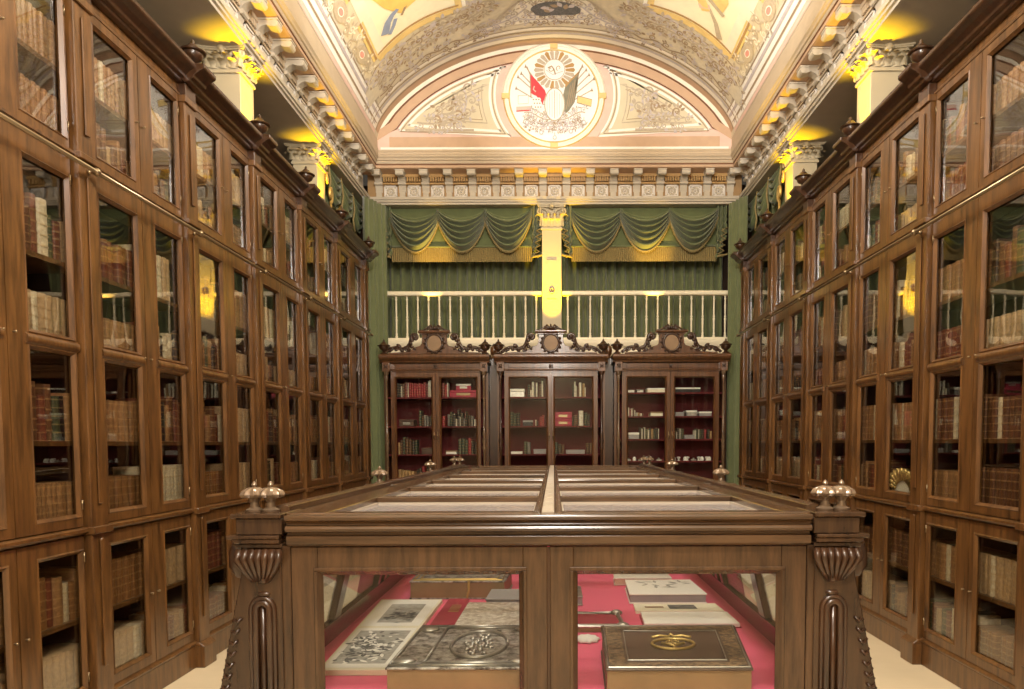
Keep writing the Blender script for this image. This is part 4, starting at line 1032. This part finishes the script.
for i, (x, k) in enumerate(((1.49, 1), (1.55, 0), (1.63, 1), (1.66, 0), (1.73, 2), (1.80, 0), (1.84, 1), (1.90, 0), (1.93, 1))):
    trinket(x, W4, k, '%s small white ornament from left on bottom visible shelf, right half of right cabinet' % NTH[i])

# ============================================================ FAR GALLERY: balustrade, curtains, valances
b = MB(); b.box(-2.6, 2.64, 9.2, 10.1, 2.44, 2.66); b.ex_x([(9.2, 2.56), (9.17, 2.58), (9.16, 2.62), (9.16, 2.66), (9.2, 2.67)], -2.6, 2.64)
struct(b.build('trim_7', 'whitep'), 'ivory gallery edge beam')
def baluster(mb, x, y, z0, h):
    pr = [(.017, 0), (.017, .05), (.011, .07), (.016, .1), (.010, .13), (.012, .25), (.013, .4), (.017, .44), (.010, .47), (.016, .5), (.010, .53), (.012, .75), (.009, .88), (.015, .92), (.010, .95), (.016, 1)]
    mb.lathe([(r, t*h) for r, t in pr], x, y, z0, 8)
for s, sd, xa, xb in ((-1, 'left', -2.2, -.15), (1, 'right', .11, 2.25)):
    t = thing('balustrade', 'white turned balustrade with ivory rail on the far gallery, %s of amber column' % sd, 'balustrade', (xa, 9.24, 2.66)); Wd = xb-xa
    r = MB(); r.ex_x([(-.04, .565), (-.045, .58), (-.045, .605), (-.03, .62), (.03, .62), (.045, .605), (.045, .58), (.04, .565)], 0, Wd); r.build('handrail', 'whitep', t, bevel=.002)
    r = MB(); r.box(0, Wd, -.035, .035, 0, .035); r.build('bottom_rail', 'whitep', t)
    n_ = 15
    for i in range(n_):
        m_ = MB(); baluster(m_, Wd*(i+.5)/n_, 0, .035, .53); m_.build('baluster', 'whitep', t, smooth=40)
def curtain(name, label, path, z0, z1, folds, amp, m='green', cat='curtain', top_gather=.6, seed=1):
    """pleated cloth along a straight path [(x,y),(x,y)]"""
    (xa, ya), (xb, yb) = path; Ld = math.hypot(xb-xa, yb-ya); nx, ny = -(yb-ya)/Ld, (xb-xa)/Ld
    r = random.Random(seed); ph = [r.uniform(0, 6.28) for _ in range(4)]
    def fn(u, v):
        a = amp*(top_gather+(1-top_gather)*v)
        f = sin(2*PI*folds*u+.8*sin(2*PI*u*3+ph[0])+.25*sin(v*3+ph[1]))
        f = math.copysign(abs(f)**.8, f)+.3*sin(4*PI*folds*u+ph[2])*v
        d = a*f; x = xa+(xb-xa)*u; y = ya+(yb-ya)*u
        return (x+nx*d, y+ny*d, z1+(z0-z1)*v)
    mb = MB(); mb.grid(fn, int(folds*10), 10)
    o = mb.build(name, m, smooth=True); so = o.modifiers.new('thick', 'SOLIDIFY'); so.thickness = .004
    return tag(o, label, cat)
curtain('gallery_curtain', 'pleated green velvet curtain hanging behind the left balustrade', [(-2.2, 9.62), (-.1, 9.62)], 2.67, 4.3, 17, .07, seed=3)
curtain('gallery_curtain', 'pleated green velvet curtain hanging behind the right balustrade', [(.06, 9.62), (2.24, 9.62)], 2.67, 4.3, 17, .07, seed=8)
curtain('floor_curtain', 'tall narrow green curtain between the left bookcases and left cabinet', [(-2.26, 8.72), (-2.10, 9.1)], .01, 4.3, 5, .05, seed=5)
curtain('floor_curtain', 'tall narrow green curtain between the right bookcases and right cabinet', [(2.30, 8.75), (2.17, 9.1)], .01, 4.3, 5, .05, seed=6)
def bead_line(mb, pts, r, m): 
    for p in pts: mb.sphere(p, r, 5, m)
def swag(parent, x0, x1, y, zt, drop, xo=0):
    mb = MB()
    def fn(u, v):          # u across, v down the folds
        wtop = 1.0; x = x0+(x1-x0)*u
        c = 1-(2*u-1)**2
        shape = c**.85
        dip = (.12+ (drop-.12)*v)*shape + .03*v
        pin = abs(2*u-1)**3
        fold = sin((v-.12)*2*PI*5.5)*min(1, v*5)
        yy = y-.07-.058*fold*(1-.65*pin)-.05*shape*sin(PI*min(1, v*1.05))
        return (x, yy, zt-.01-dip-.02*(1-shape)*v*4)
    mb.grid(fn, 26, 56)
    o = mb.build('swag', 'green', parent, smooth=True)
    e = MB(); n_ = 26
    pts = [fn(i/n_, 1) for i in range(n_+1)]
    e.tube([(p[0], p[1]-.012, p[2]-.01) for p in pts], .012, 6)
    bead_line(e, [(p[0], p[1]-.014, p[2]-.026) for p in [fn(i/34, 1) for i in range(35)]], .009, 0)
    e.build('bead_trim', 'fringe', o, smooth=True)
def jabot(parent, x, y, zt, s, ln=.66, wd=.13, zig=5):
    mb = MB()
    def fn(u, v):
        # zig-zag cascading edge
        L_ = ln*(.55+.45*u)
        return (x+s*(wd*(u-.5))+.02*sin(v*zig*2*PI)*v, y-.04-.035*sin(u*PI*5), zt-L_*v)
    mb.grid(fn, 30, 16); o = mb.build('jabot', 'green_d', parent, smooth=True)
    e = MB(); pts = []
    for i in range(11): pts.append((x-s*wd*.5+s*wd*(i % 2)*.55+s*wd*.04*i, y-.085, zt-ln*(.42+.055*i)))
    e.tube(pts, .010, 6); e.tube([(x-s*wd*.5+s*wd*u/6, y-.085+.01*sin(u), zt-ln*(.97-.05*(6-u)/6)) for u in range(7)], .014, 6)
    e.build('bead_trim', 'fringe', o, smooth=True)
def valance(label, xa, xb, y, jab):
    t = thing('valance', label, 'valance', (0, 0, 0))
    p = MB(); p.box(xa, xb, y, y+.03, 3.86, 4.345); p.build('pelmet', 'green_d', t)
    f = MB(); n_ = 150; wd = xb-xa
    f.grid(lambda u, v: (xa+wd*u, y-.012-.006*sin(u*n_*PI), 3.86-.19*v), 300, 2)
    fo = f.build('fringe', 'fringe', t, smooth=False)
    f = MB(); f.tube([(xa, y-.016, 3.86), (xb, y-.016, 3.86)], .012, 6); f.build('braid', 'green', t, smooth=True)
    n3 = 3; sw = wd/n3*.98
    x = xa
    for i in range(3): swag(t, x-.01, x+wd/3+.03*(i < 2), y-.01-.012*i, 4.335, .50); x += wd/3
    for jx, s in jab: jabot(t, jx, y-.03, 4.34, s)
    return t
valance('green velvet valance with three beaded swags above the left balustrade', -2.06, -.27, 9.33, ((-2.11, 1), (-.20, -1)))
valance('green velvet valance with three beaded swags above the right balustrade', .23, 2.08, 9.33, ((.17, 1), (2.13, -1)))
# drapes hanging along the two side galleries between the last column and the far wall
for s, sd in ((-1, 'left'), (1, 'right')):
    t = thing('side_drape', 'green swagged drape hanging over the %s bookcases beyond the gallery columns' % sd, 'curtain')
    c_ = MB()
    ya, yb = 7.75, 9.2; xx = XC+s*2.50
    c_.grid(lambda u, v: (xx+s*.0+.035*sin(2*PI*14*u+.6*sin(20*u)), ya+(yb-ya)*u, 4.33-.80*v), 160, 6)
    c_.build('cloth', 'green', t, smooth=True)
    e = MB()
    for k in range(3):
        y0 = ya+.05+k*.46
        e.grid(lambda u, v: (XC+s*(2.43-.03*sin(v*2*PI*4)-.04*sin(PI*u)), y0+.46*u, 4.33-(.06+.32*v)*(1-(2*u-1)**2)**.7-.02*v), 16, 30)
    e.build('swag', 'green_d', t, smooth=True)
    e = MB()
    for k in range(4):
        e = MB(); y0 = ya+.03+k*.46; e.tube([(XC+s*2.40, y0, 4.33), (XC+s*2.385, y0+.03, 4.15), (XC+s*2.39, y0-.02, 4.0), (XC+s*2.385, y0+.03, 3.88)], .012, 6)
        e.build('bead_trim', 'fringe', t, smooth=True)
    g = MB()                                        # gilt scroll bracket with hanging lamp arm at the column
    g.tube([(XC+s*2.36, 7.72, z_) for z_ in (3.62, 3.9)] , .014, 6)
    g.tube([(XC+s*2.36, 7.72+.06*u_[0]/.1, 3.98+u_[1]) for u_ in spiral(0, 0, .09, 1.4, -PI/2, 1)], .018, 8)
    g.tube([(XC+s*2.36, 7.62+.05*u_[0]/.1, 4.10+u_[1]) for u_ in spiral(0, 0, .06, 1.2, PI/2, 1)], .014, 8)
    tag(g.build('gilt_bracket', 'gold', smooth=True), 'gilt scroll bracket beside the second column above the %s bookcases' % sd, 'bracket')

# ============================================================ CENTRAL DISPLAY CASE
CX = -.02; Y0, Y1 = 2.27, 7.15; TZ = 1.135
case = thing('display_case', 'long dark walnut glazed display case with carved splayed corner posts in the foreground', 'display case', (CX, Y0, 0))
def cy(y): return y-Y0
def C3(x, y, z): return (x-CX, y-Y0, z)
def cb(mb, x0, x1, y0, y1, z0, z1, m=0): mb.box(x0-CX, x1-CX, y0-Y0, y1-Y0, z0, z1, m)
# rim mouldings front/back/sides
b = MB()
RP = [(.06, 1.135), (-.028, 1.135), (-.032, 1.128), (-.026, 1.12), (-.012, 1.112), (-.008, 1.105), (-.022, 1.10), (-.028, 1.092), (-.022, 1.083), (-.004, 1.080), (-.004, 1.072), (-.016, 1.068), (-.018, 1.045), (-.01, 1.038), (0, 1.034), (.06, 1.034)]
b.ex_x(RP, -.845-CX, .81-CX); b.build('end_moulding', 'wood_x', case, bevel=.0015)
b = MB(); b.ex_x([(Y1-Y0-y, z) for y, z in RP], -.845-CX, .81-CX); b.build('end_moulding', 'wood_x', case, bevel=.0015)
for s in (-1, 1):
    b = MB(); xe = (.865)*s
    b.ex_y([(xe+s*(-y), z) for y, z in RP], cy(2.36), cy(Y1-.09)); b.build('side_moulding', 'wood_case', case, bevel=.0015)
    b = MB(); b.ex_y([(xe-s*.0, 1.135), (xe+s*.03, 1.14), (xe+s*.03, 1.155), (xe+s*.012, 1.162), (xe-s*.012, 1.155), (xe-s*.016, 1.135)], cy(2.36), cy(Y1-.09))
    b.build('raised_rim', 'wood_case', case, bevel=.0015)
# top frame: wide side rails sloping gently, cross bars, recessed panes
rows = [Y0+.055 + i*(Y1-Y0-.11)/7 for i in range(8)]
b = MB()
for s in (-1, 1):
    cb(b, s*.86, s*.735, Y0+.03, Y1-.03, 1.10, 1.138) if s > 0 else cb(b, -.86, -.735, Y0+.03, Y1-.03, 1.10, 1.138)
    cb(b, s*.027+CX, s*.047+CX, Y0+.03, Y1-.03, 1.10, 1.138)
for i, y in enumerate(rows):
    for s in (-1, 1):
        x0, x1 = (-.735, CX-.045) if s < 0 else (CX+.045, .735)
        cb(b, x0, x1, y-.03, y+.03, 1.10, 1.138)
b.build('top_frame', 'wood_x', case, bevel=.003)
for i in range(7):
    for s in (-1, 1):
        x0, x1 = (-.735, CX-.045) if s < 0 else (CX+.045, .735); ya, yb = rows[i]+.03, rows[i+1]-.03
        f = MB(); e = .010                       # inner light fillet of each opening
        cb(f, x0, x1, ya, ya+e, 1.102, 1.116); cb(f, x0, x1, yb-e, yb, 1.102, 1.116); cb(f, x0, x0+e, ya, yb, 1.102, 1.116); cb(f, x1-e, x1, ya, yb, 1.102, 1.116)
        fo = f.build('top_light', 'fillet_sheen', case)
        g = MB(); cb(g, x0, x1, ya, yb, 1.106, 1.110); g.build('pane', 'glass_top', fo)
b = MB(); cb(b, CX-.027, CX+.027, Y0+.04, Y1-.04, 1.10, 1.132, 0)
n_ = 24
for i in range(n_):
    ya = Y0+.05+(Y1-Y0-.1)*i/n_; yb = ya+(Y1-Y0-.1)/n_-.02
    cb(b, CX-.02, CX+.02, ya, yb, 1.132, 1.141, 1)  # pale squares: reflections on the spine's glass put into the colour
b.build('glazed_spine', ['wood_case', 'fillet_sheen'], case, bevel=.002)
# front and back ends: two glazed doors in a frame
def end(y, d, nm):
    fr = MB(); ya, yb = (y, y+d*.035)
    cb(fr, -.87, -.838, ya, yb, .12, 1.036); cb(fr, .803, .835, ya, yb, .12, 1.036)
    cb(fr, -.838, .803, ya, yb, .12, .40); fr.build(nm, 'wood_case', case, bevel=.003)
    for x0, x1, g0, g1 in ((-.836, -.022, -.752, -.099), (-.014, .801, .061, .722)):
        dd = MB(); zb, zt, gb, gt = .40, 1.032, .47, .955
        o0 = len(dd.v); frame(dd, x0-CX, x1-CX, zb, zt, g0-CX, g1-CX, [(gb, gt)], 0, .03)
        # inner stepped bead around the glass
        for k, (e, yy) in enumerate(((.012, -.006),)):
            for bx in ((g0-e, g1+e, gb-e, gb), (g0-e, g1+e, gt, gt+e), (g0-e, g0, gb, gt), (g1, g1+e, gb, gt)):
                dd.box(bx[0]-CX, bx[1]-CX, yy, .0, bx[2], bx[3])
        for i in range(o0, len(dd.v)):
            v = dd.v[i]; dd.v[i] = (v[0], cy(y)+d*v[1], v[2])
        do = dd.build('door', 'wood_case', case, bevel=.002)
        p = MB(); cb(p, g0-.004, g1+.004, y+d*.014, y+d*.018, gb-.004, gt+.004); p.build('pane', 'glass_case', do)
    mm = MB(); cb(mm, -.022, -.014, y-.006 if d > 0 else y-.0, y+.006, .40, 1.03); mm.build('meeting_bead', 'wood_dark', case)
end(Y0, 1, 'front_frame'); end(Y1, -1, 'rear_frame')
# splayed sides
def sx(z): return .855+(1.036-z)*.245          # half width of the side face at height z
yp = [Y0+.03, 3.92, 5.53, Y1-.03]
for s in (-1, 1):
    fr = MB()
    def slab(ya, yb, z0, z1, th=.035, m=0):
        bt = [(s*(sx(z0)-th), cy(ya), z0), (s*sx(z0), cy(ya), z0), (s*sx(z0), cy(yb), z0), (s*(sx(z0)-th), cy(yb), z0)]
        tp = [(s*(sx(z1)-th), cy(ya), z1), (s*sx(z1), cy(ya), z1), (s*sx(z1), cy(yb), z1), (s*(sx(z1)-th), cy(yb), z1)]
        fr.hexa(bt, tp, m)
    slab(yp[0], yp[3], .96, 1.036); slab(yp[0], yp[3], .12, .60)
    for i in range(3):
        ya, yb = yp[i]+.04, yp[i+1]-.04; m2 = (ya+yb)/2
        slab(ya, ya+.06, .60, .96); slab(yb-.06, yb, .60, .96); slab(m2-.045, m2+.045, .60, .96)
    fr.build('side_frame', 'wood_case', case, bevel=.003)
    for i in range(3):
        for j in (0, 1):
            ya, yb = yp[i]+.04, yp[i+1]-.04; m2 = (ya+yb)/2
            a, c_ = ((ya+.06, m2-.045), (m2+.045, yb-.06))[j]
            g = MB(); z0, z1 = .598, .962
            g.hexa([(s*(sx(z0)-.02), cy(a), z0), (s*(sx(z0)-.016), cy(a), z0), (s*(sx(z0)-.016), cy(c_), z0), (s*(sx(z0)-.02), cy(c_), z0)],
                   [(s*(sx(z1)-.02), cy(a), z1), (s*(sx(z1)-.016), cy(a), z1), (s*(sx(z1)-.016), cy(c_), z1), (s*(sx(z1)-.02), cy(c_), z1)])
            g.build('side_pane', 'glass_case', case)
# bed and its felt
b = MB()
z = .478; hw = sx(z)-.04
b.hexa([(-hw-.005, .032, .45), (hw+.005, .032, .45), (hw+.005, Y1-Y0-.032, .45), (-hw-.005, Y1-Y0-.032, .45)], [(-hw, .032, .5), (hw, .032, .5), (hw, Y1-Y0-.032, .5), (-hw, Y1-Y0-.032, .5)])
b.build('felt_bed', 'pink', case)
def gadroon(mb, x, y, z, s=1):
    mb.lathe([(.028*s, 0), (.03*s, .006*s), (.016*s, .014*s), (.013*s, .03*s), (.02*s, .04*s), (.02*s, .045*s)], x, y, z, 12)
    mb.lathe([(.018*s, .043*s), (.038*s, .047*s), (.043*s, .055*s), (.037*s, .067*s), (.022*s, .076*s), (.008*s, .08*s)], x, y, z, 40, 0, 10, .09)
    mb.lathe([(.007*s, .080*s), (.01*s, .086*s), (.007*s, .093*s), (.001*s, .098*s)], x, y, z, 10)
# posts
def post(y, s, corner, back=False):
    t = MB(); d = -1 if not back else 1
    yc_, dy = (y, .085) if corner else (y, .045)
    def hw_(z): return sx(z)
    def blk(xi0, xo0, z0, xi1, xo1, z1, e=0):
        t.hexa([(s*xi0, cy(yc_)-dy-e, z0), (s*xo0, cy(yc_)-dy-e, z0), (s*xo0, cy(yc_)+dy+e, z0), (s*xi0, cy(yc_)+dy+e, z0)],
               [(s*xi1, cy(yc_)-dy-e, z1), (s*xo1, cy(yc_)-dy-e, z1), (s*xo1, cy(yc_)+dy+e, z1), (s*xi1, cy(yc_)+dy+e, z1)])
    xi = .845 if corner else .86
    # splayed shaft, capital block, plates
    blk(xi+.18 if not corner else xi, 1.145, 0.10, xi if corner else .85, .955, 1.03)
    blk(xi, 1.22, 0, xi, 1.215, .10, .015)
    blk(.84, .985, 1.03, .84, 1.0, 1.045, .004)
    blk(.845, .985, 1.045, .845, 1.0, 1.06, .012); blk(.845, 1.012, 1.06, .845, 1.012, 1.072, .014)
    blk(.84, .985, 1.072, .84, .985, 1.125, .0); blk(.84, 1.0, 1.125, .84, 1.0, 1.14, .01)
    po = t.build('corner_post' if corner else 'side_post', 'wood_post', case, bevel=.003)
    if corner:
        c = MB(); yf = cy(yc_)-dy if not back else cy(yc_)+dy; o = -1 if not back else 1
        # fluted niche with raised rounded head (front face)
        def F3(x, z, off): return (s*x, yf+o*off, z)
        for z0, z1, xm in ((.46, .835, .905),):
            for r, th_, w_ in ((.037, .008, .008), (.022, .012, .007)):
                pts = [(xm-r+(z1-z0)*0, z0)] + [(xm-r*cos(PI*i/10), z1+r*sin(PI*i/10)) for i in range(11)] + [(xm+r, z0)]
                c.tube([F3(x, z, .003) for x, z in pts], th_, 6)
            c.tube([F3(xm, z0, 0), F3(xm, z1+.01, 0)], .009, 8); 
        c.sphere(F3(.905, .41, 0), .02, 10, 0, (1, .7, 1)); c.sphere(F3(.9, .885, 0), .022, 10, 0, (1, .5, .4)); c.sphere(F3(.9, .93, .0), .02, 8, 0, (1, .6, .7))
        for k in range(-3, 4):                       # carved acanthus drop under the plate
            c.tube([F3(.908+k*.020, 1.024, .01), F3(.908+k*.022, .998, .026), F3(.908+k*.016, .965, .014), F3(.908+k*.008, .925, .004)], lambda q: .014*(1-.6*q), 6)
        for k in (-1, 1): c.tube([F3(.9+k*u_, v_, .008) for u_, v_ in spiral(.038, 1.0, .02, 1.2, 0)], .006, 6)
        # scroll bracket on the outer side
        sxo = lambda z: .955+(1.03-z)*.2043
        c.tube([(s*(sxo(z_)+dx), cy(yc_), z_) for dx, z_ in ((.045, 1.04), (.055, 1.0), (.05, .965), (.03, .94), (.008, .93), (0, .90))], lambda q: .034*(1-.4*q), 8)
        for k in range(20):                          # wave carving running down the outer edge
            z_ = .86-k*.032
            for yy in (-.05, 0, .05):
                c.tube([(s*(sxo(z_)+.002), cy(yc_)+yy-.02, z_), (s*(sxo(z_)+.010), cy(yc_)+yy, z_-.012), (s*(sxo(z_)+.002), cy(yc_)+yy+.022, z_-.004)], .006, 5)
        for k in range(18):
            z_ = .80-k*.036; c.tube([(s*(sxo(z_)-.030), yf+o*.004, z_+.008), (s*(sxo(z_)-.018), yf+o*.008, z_-.006), (s*(sxo(z_)-.006), yf+o*.004, z_+.004)], .005, 5)
        c.build('carving', 'wood_dark', po, smooth=True)
        fx = (.905, .958)
    else: fx = (.93,)
    for x in fx:
        f = MB(); gadroon(f, s*x, cy(yc_), 1.14, 1.0); f.build('finial', 'gadroon', po, smooth=35)
M['gadroon'] = simple('polished_walnut_knob', S(128, 108, 88), .2, .3, .1)
for s in (-1, 1):
    post(Y0+.075, s, True); post(Y1-.075, s, True, True); post(yp[1], s, False); post(yp[2], s, False)

# ------------------------------------------------------------ things in the case (bed at z = .50)
BZ = .501
def slabobj(name, label, cat, corners, z0, z1, m, rot=None):
    """book-like slab on four ground corners (near-left, near-right, far-right, far-left)"""
    cxm = sum(c_[0] for c_ in corners)/4; cym = sum(c_[1] for c_ in corners)/4
    t = thing(name, label, cat, (cxm, cym, z0)); q = [(c_[0]-cxm, c_[1]-cym) for c_ in corners]
    return t, q, z1-z0
def sl(mb, q, z0, z1, e=0, m=0):
    qq = []
    for x, y in q: r = math.hypot(x, y) or 1; qq.append((x+x/r*e, y+y/r*e))
    mb.hexa([(x, y, z0) for x, y in qq], [(x, y, z1) for x, y in qq], m)
def bil(q, u, v): 
    a, b_, c_, d = q; return tuple((1-u)*(1-v)*a[k]+u*(1-v)*b_[k]+u*v*c_[k]+(1-u)*v*d[k] for k in (0, 1))
def thick(name, label, corners, h, mcover, mpages, cat='album'):
    t, q, H_ = slabobj(name, label, cat, corners, BZ, BZ+h, None)
    b = MB(); sl(b, q, .008, H_-.008, -.008); b.build('pages', mpages, t)
    b = MB(); sl(b, q, 0, .008); sl(b, q, H_-.008, H_)
    b.build('cover', mcover, t, bevel=.002)
    return t, q, H_
# open album with two engravings, far left
t, q, H_ = slabobj('open_album', 'open album showing two grey engravings at the left side of the display case', 'album', [(-.877, 2.63), (-.622, 2.63), (-.602, 3.84), (-.93, 3.84)], BZ, .53, None)
b = MB(); sl(b, q, 0, .020); b.build('page_block', 'paper', t)
def art(mb, q, u0, u1, v0, v1, z, m): mb.add([(*bil(q, u, v), z) for u, v in ((u0, v0), (u1, v0), (u1, v1), (u0, v1))], [(0, 1, 2, 3)], m)
b = MB(); art(b, q, .04, .96, .02, .5, .0215, 2); art(b, q, .04, .96, .53, .98, .0215, 2); art(b, q, .12, .9, .06, .46, .0222, 0); art(b, q, .25, .8, .58, .9, .0222, 0)
rr = random.Random(4)
for k in range(170):
    u, v = rr.gauss(.45, .16), rr.gauss(.25, .09); u = min(.8, max(.15, u)); v = min(.42, max(.08, v))
    leaf(b, *bil(q, u, v), .02+.035*rr.random(), .016, rr.random()*6, lambda x, y: (x, y, .023+.00001*k), 1 if rr.random() < .6 else 2)
for k in range(70):
    u, v = rr.uniform(.3, .75), rr.gauss(.68, .04)
    leaf(b, *bil(q, u, v), .03, .012, rr.random()*1.2, lambda x, y: (x, y, .023+.00002*k), 1)
b.build('engraving', ['greym', 'greyd', 'white'], t)
# big relief album
t, q, H_ = thick('metal_bound_album', 'thick album with embossed silver cover lying in the left front of the display case', [(-.567, 2.37), (-.085, 2.37), (-.085, 2.92), (-.545, 2.92)], .11, 'relief', 'tanl')
b = MB()
for (u0, v0), (u1, v1) in (((.02, .03), (.98, .03)), ((.98, .03), (.98, .97)), ((.98, .97), (.02, .97)), ((.02, .97), (.02, .03)), ((.25, .08), (.25, .92)), ((.93, .08), (.93, .92)), ((.25, .08), (.93, .08)), ((.25, .92), (.93, .92))):
    b.tube([(*bil(q, u0, v0), H_+.003), (*bil(q, u1, v1), H_+.003)], .006, 6)
b.tube([(*bil(q, .59+.22*cos(i*PI/10), .5+.32*sin(i*PI/10)), H_+.004) for i in range(21)], .007, 6)
for u, v in ((.1, .12), (.1, .88), (.93, .12), (.93, .88)): b.sphere((*bil(q, u, v), H_+.004), .035, 14, 0, (1.2, 1, .3))
for k in range(40):
    a = k*.6; b.sphere((*bil(q, .59+.15*cos(a)*((k % 5)/5+.2), .5+.24*sin(a)*((k % 4)/4+.2)), H_+.002), .012, 6, 0, (1, 1, .6))
b.build('metal_ornament', 'silver', t, smooth=True)
t, q, H_ = thick('pale_embossed_album', 'pale album with embossed cover behind the silver covered album', [(-.445, 3.16), (-.13, 3.16), (-.15, 3.61), (-.435, 3.61)], .055, 'relief_w', 'brownl')
t, q, H_ = slabobj('crimson_folder', 'narrow crimson folder with gilt lettering beside the open album', 'folder', [(-.583, 3.33), (-.455, 3.33), (-.465, 3.9), (-.575, 3.9)], BZ, .512, None)
b = MB(); sl(b, q, 0, .011); b.build('cover', 'magenta', t)
b = MB()
for k in range(6): art(b, q, .35, .8, .45+.05*k, .475+.05*k, .0118, 0)
b.build('gilt_lines', 'gold', t)
t, q, H_ = thick('grey_album', 'grey cloth album behind the pale embossed album', [(-.355, 3.66), (-.13, 3.66), (-.13, 3.915), (-.345, 3.915)], .06, 'grey', 'grey')
t, q, H_ = thick('gilt_album', 'thick gilt edged album at the back left of visible display case', [(-.80, 3.93), (-.27, 3.93), (-.25, 4.3), (-.80, 4.3)], .10, 'relief', 'tanl')
b = MB()
for e in (.06, .14):
    P = [(e*.7, e), (1-e*.7, e), (1-e*.7, 1-e), (e*.7, 1-e), (e*.7, e)]
    b.tube([(*bil(q, u, v), H_+.002) for u, v in P], .005, 4)
b.tube([(*bil(q, .62, 0), H_), (bil(q, .62, 0)[0], bil(q, .62, 0)[1]-.006, H_*.5), (bil(q, .62, 0)[0]-.01, bil(q, .62, 0)[1]-.006, 0.01)], .007, 6)
b.build('gilt_tooling', 'gold', t)
# right half
t, q, H_ = thick('leather_album', 'large dark leather album with gold emblem in the right front of display case', [(.17, 2.35), (.66, 2.35), (.74, 2.92), (.19, 2.92)], .11, 'brownl', 'tanl')
b = MB(); 
for (a0, a1, b0, b1) in ((.03, .97, .03, .12), (.03, .97, .88, .97), (.03, .14, .12, .88), (.86, .97, .12, .88)): art(b, q, a0, a1, b0, b1, H_+.0012, 0)
b.build('tooled_border', 'relief_b', t)
b = MB()
for e, r in ((.02, .004), (.16, .003)):
    b.tube([(*bil(q, u, v), H_+.002) for u, v in ((e, e), (1-e, e), (1-e, 1-e), (e, 1-e), (e, e))], r, 5)
b.build('silver_fillet', 'silver', t)
b = MB(); g_ = lambda u, v: (*bil(q, u, v), H_+.004)
b.tube([g_(.50+.15*cos(i*PI/12), .50+.12*sin(i*PI/12)) for i in range(25)], .006, 6)
b.tube([g_(.36, .66), g_(.42, .70), g_(.48, .67), g_(.50, .74), g_(.52, .67), g_(.58, .70), g_(.64, .66)], .006, 6)
b.tube([g_(.42, .52), g_(.5, .46), g_(.58, .52)], .006, 6); b.tube([g_(.5, .40), g_(.5, .60)], .005, 6)
for d in (-1, 1): b.tube([g_(.5+d*.05*u_[0]/.1, .53+u_[1]) for u_ in spiral(.04, 0, .05, 1.2, 0)], .004, 5)
b.build('gold_emblem', 'gold', t, smooth=True)
t, q, H_ = slabobj('white_booklet', 'plain white open booklet behind the dark leather album', 'booklet', [(.415, 3.30), (.865, 3.30), (.86, 3.54), (.425, 3.54)], BZ, .525, None)
b = MB(); sl(b, q, .004, .02, -.004); b.build('pages', 'white', t); b = MB(); sl(b, q, 0, .004, .004); b.build('cover', 'magenta', t)
t, q, H_ = slabobj('caption_sheet', 'cream sheet with grey picture strip behind the white booklet', 'sheet', [(.41, 3.58), (.855, 3.58), (.845, 3.75), (.415, 3.75)], BZ, .518, None)
b = MB(); sl(b, q, 0, .014); b.build('sheet', 'paper', t); b = MB(); art(b, q, .4, .72, .25, .8, .0148, 0); art(b, q, .12, .34, .4, .6, .0148, 1); b.build('picture', ['greyd', 'tanl'], t)
t, q, H_ = thick('pale_grey_book', 'pale grey book with faint drawing in the right half of display case', [(.40, 3.80), (.815, 3.80), (.80, 4.20), (.415, 4.20)], .055, 'white', 'grey')
b = MB(); rr = random.Random(2)
for k in range(16): leaf(b, *bil(q, rr.uniform(.2, .8), rr.uniform(.3, .8)), .07, .02, rr.random()*3, lambda x, y: (x, y, H_+.001), 0)
b.build('drawing', 'greym', t)
t, q, H_ = thick('white_book', 'white book at the back right, beyond the pale grey book', [(.36, 4.3), (.71, 4.3), (.71, 4.5), (.37, 4.5)], .045, 'white', 'paper')
t, q, H_ = slabobj('crimson_tray', 'shallow crimson tray with metal corners near the middle of display case', 'tray', [(.06, 3.23), (.325, 3.23), (.315, 3.50), (.07, 3.50)], BZ, .535, None)
b = MB(); sl(b, q, 0, .02); b.build('base', 'tanl', t); b = MB(); sl(b, q, .02, .024, -.03); b.build('lining', 'magenta', t)
b = MB(); P = [(*bil(q, u, v), .026) for u, v in ((.03, .03), (.97, .03), (.97, .97), (.03, .97), (.03, .03))]; b.tube(P, .012, 6)
for u, v in ((.95, .05), (.95, .95)): b.sphere((*bil(q, u, v), .028), .03, 10, 0, (1, 1, .5))
b.build('metal_edge', 'silver', t)
b = MB(); b.lathe([(.05, 0), (.055, .006), (.045, .016), (.02, .022), (.002, .024)], .14, 3.09, BZ+.001, 27, 0, 9, .12)
tag(b.build('white_shell', 'white', smooth=True), 'small white scalloped shell on the pink felt by the leather album', 'shell')
t, q, H_ = thick('silver_booklet', 'slim grey booklet standing out at the middle, behind the crimson tray', [(.07, 3.76), (.15, 3.76), (.15, 4.05), (.08, 4.05)], .05, 'silver', 'grey')
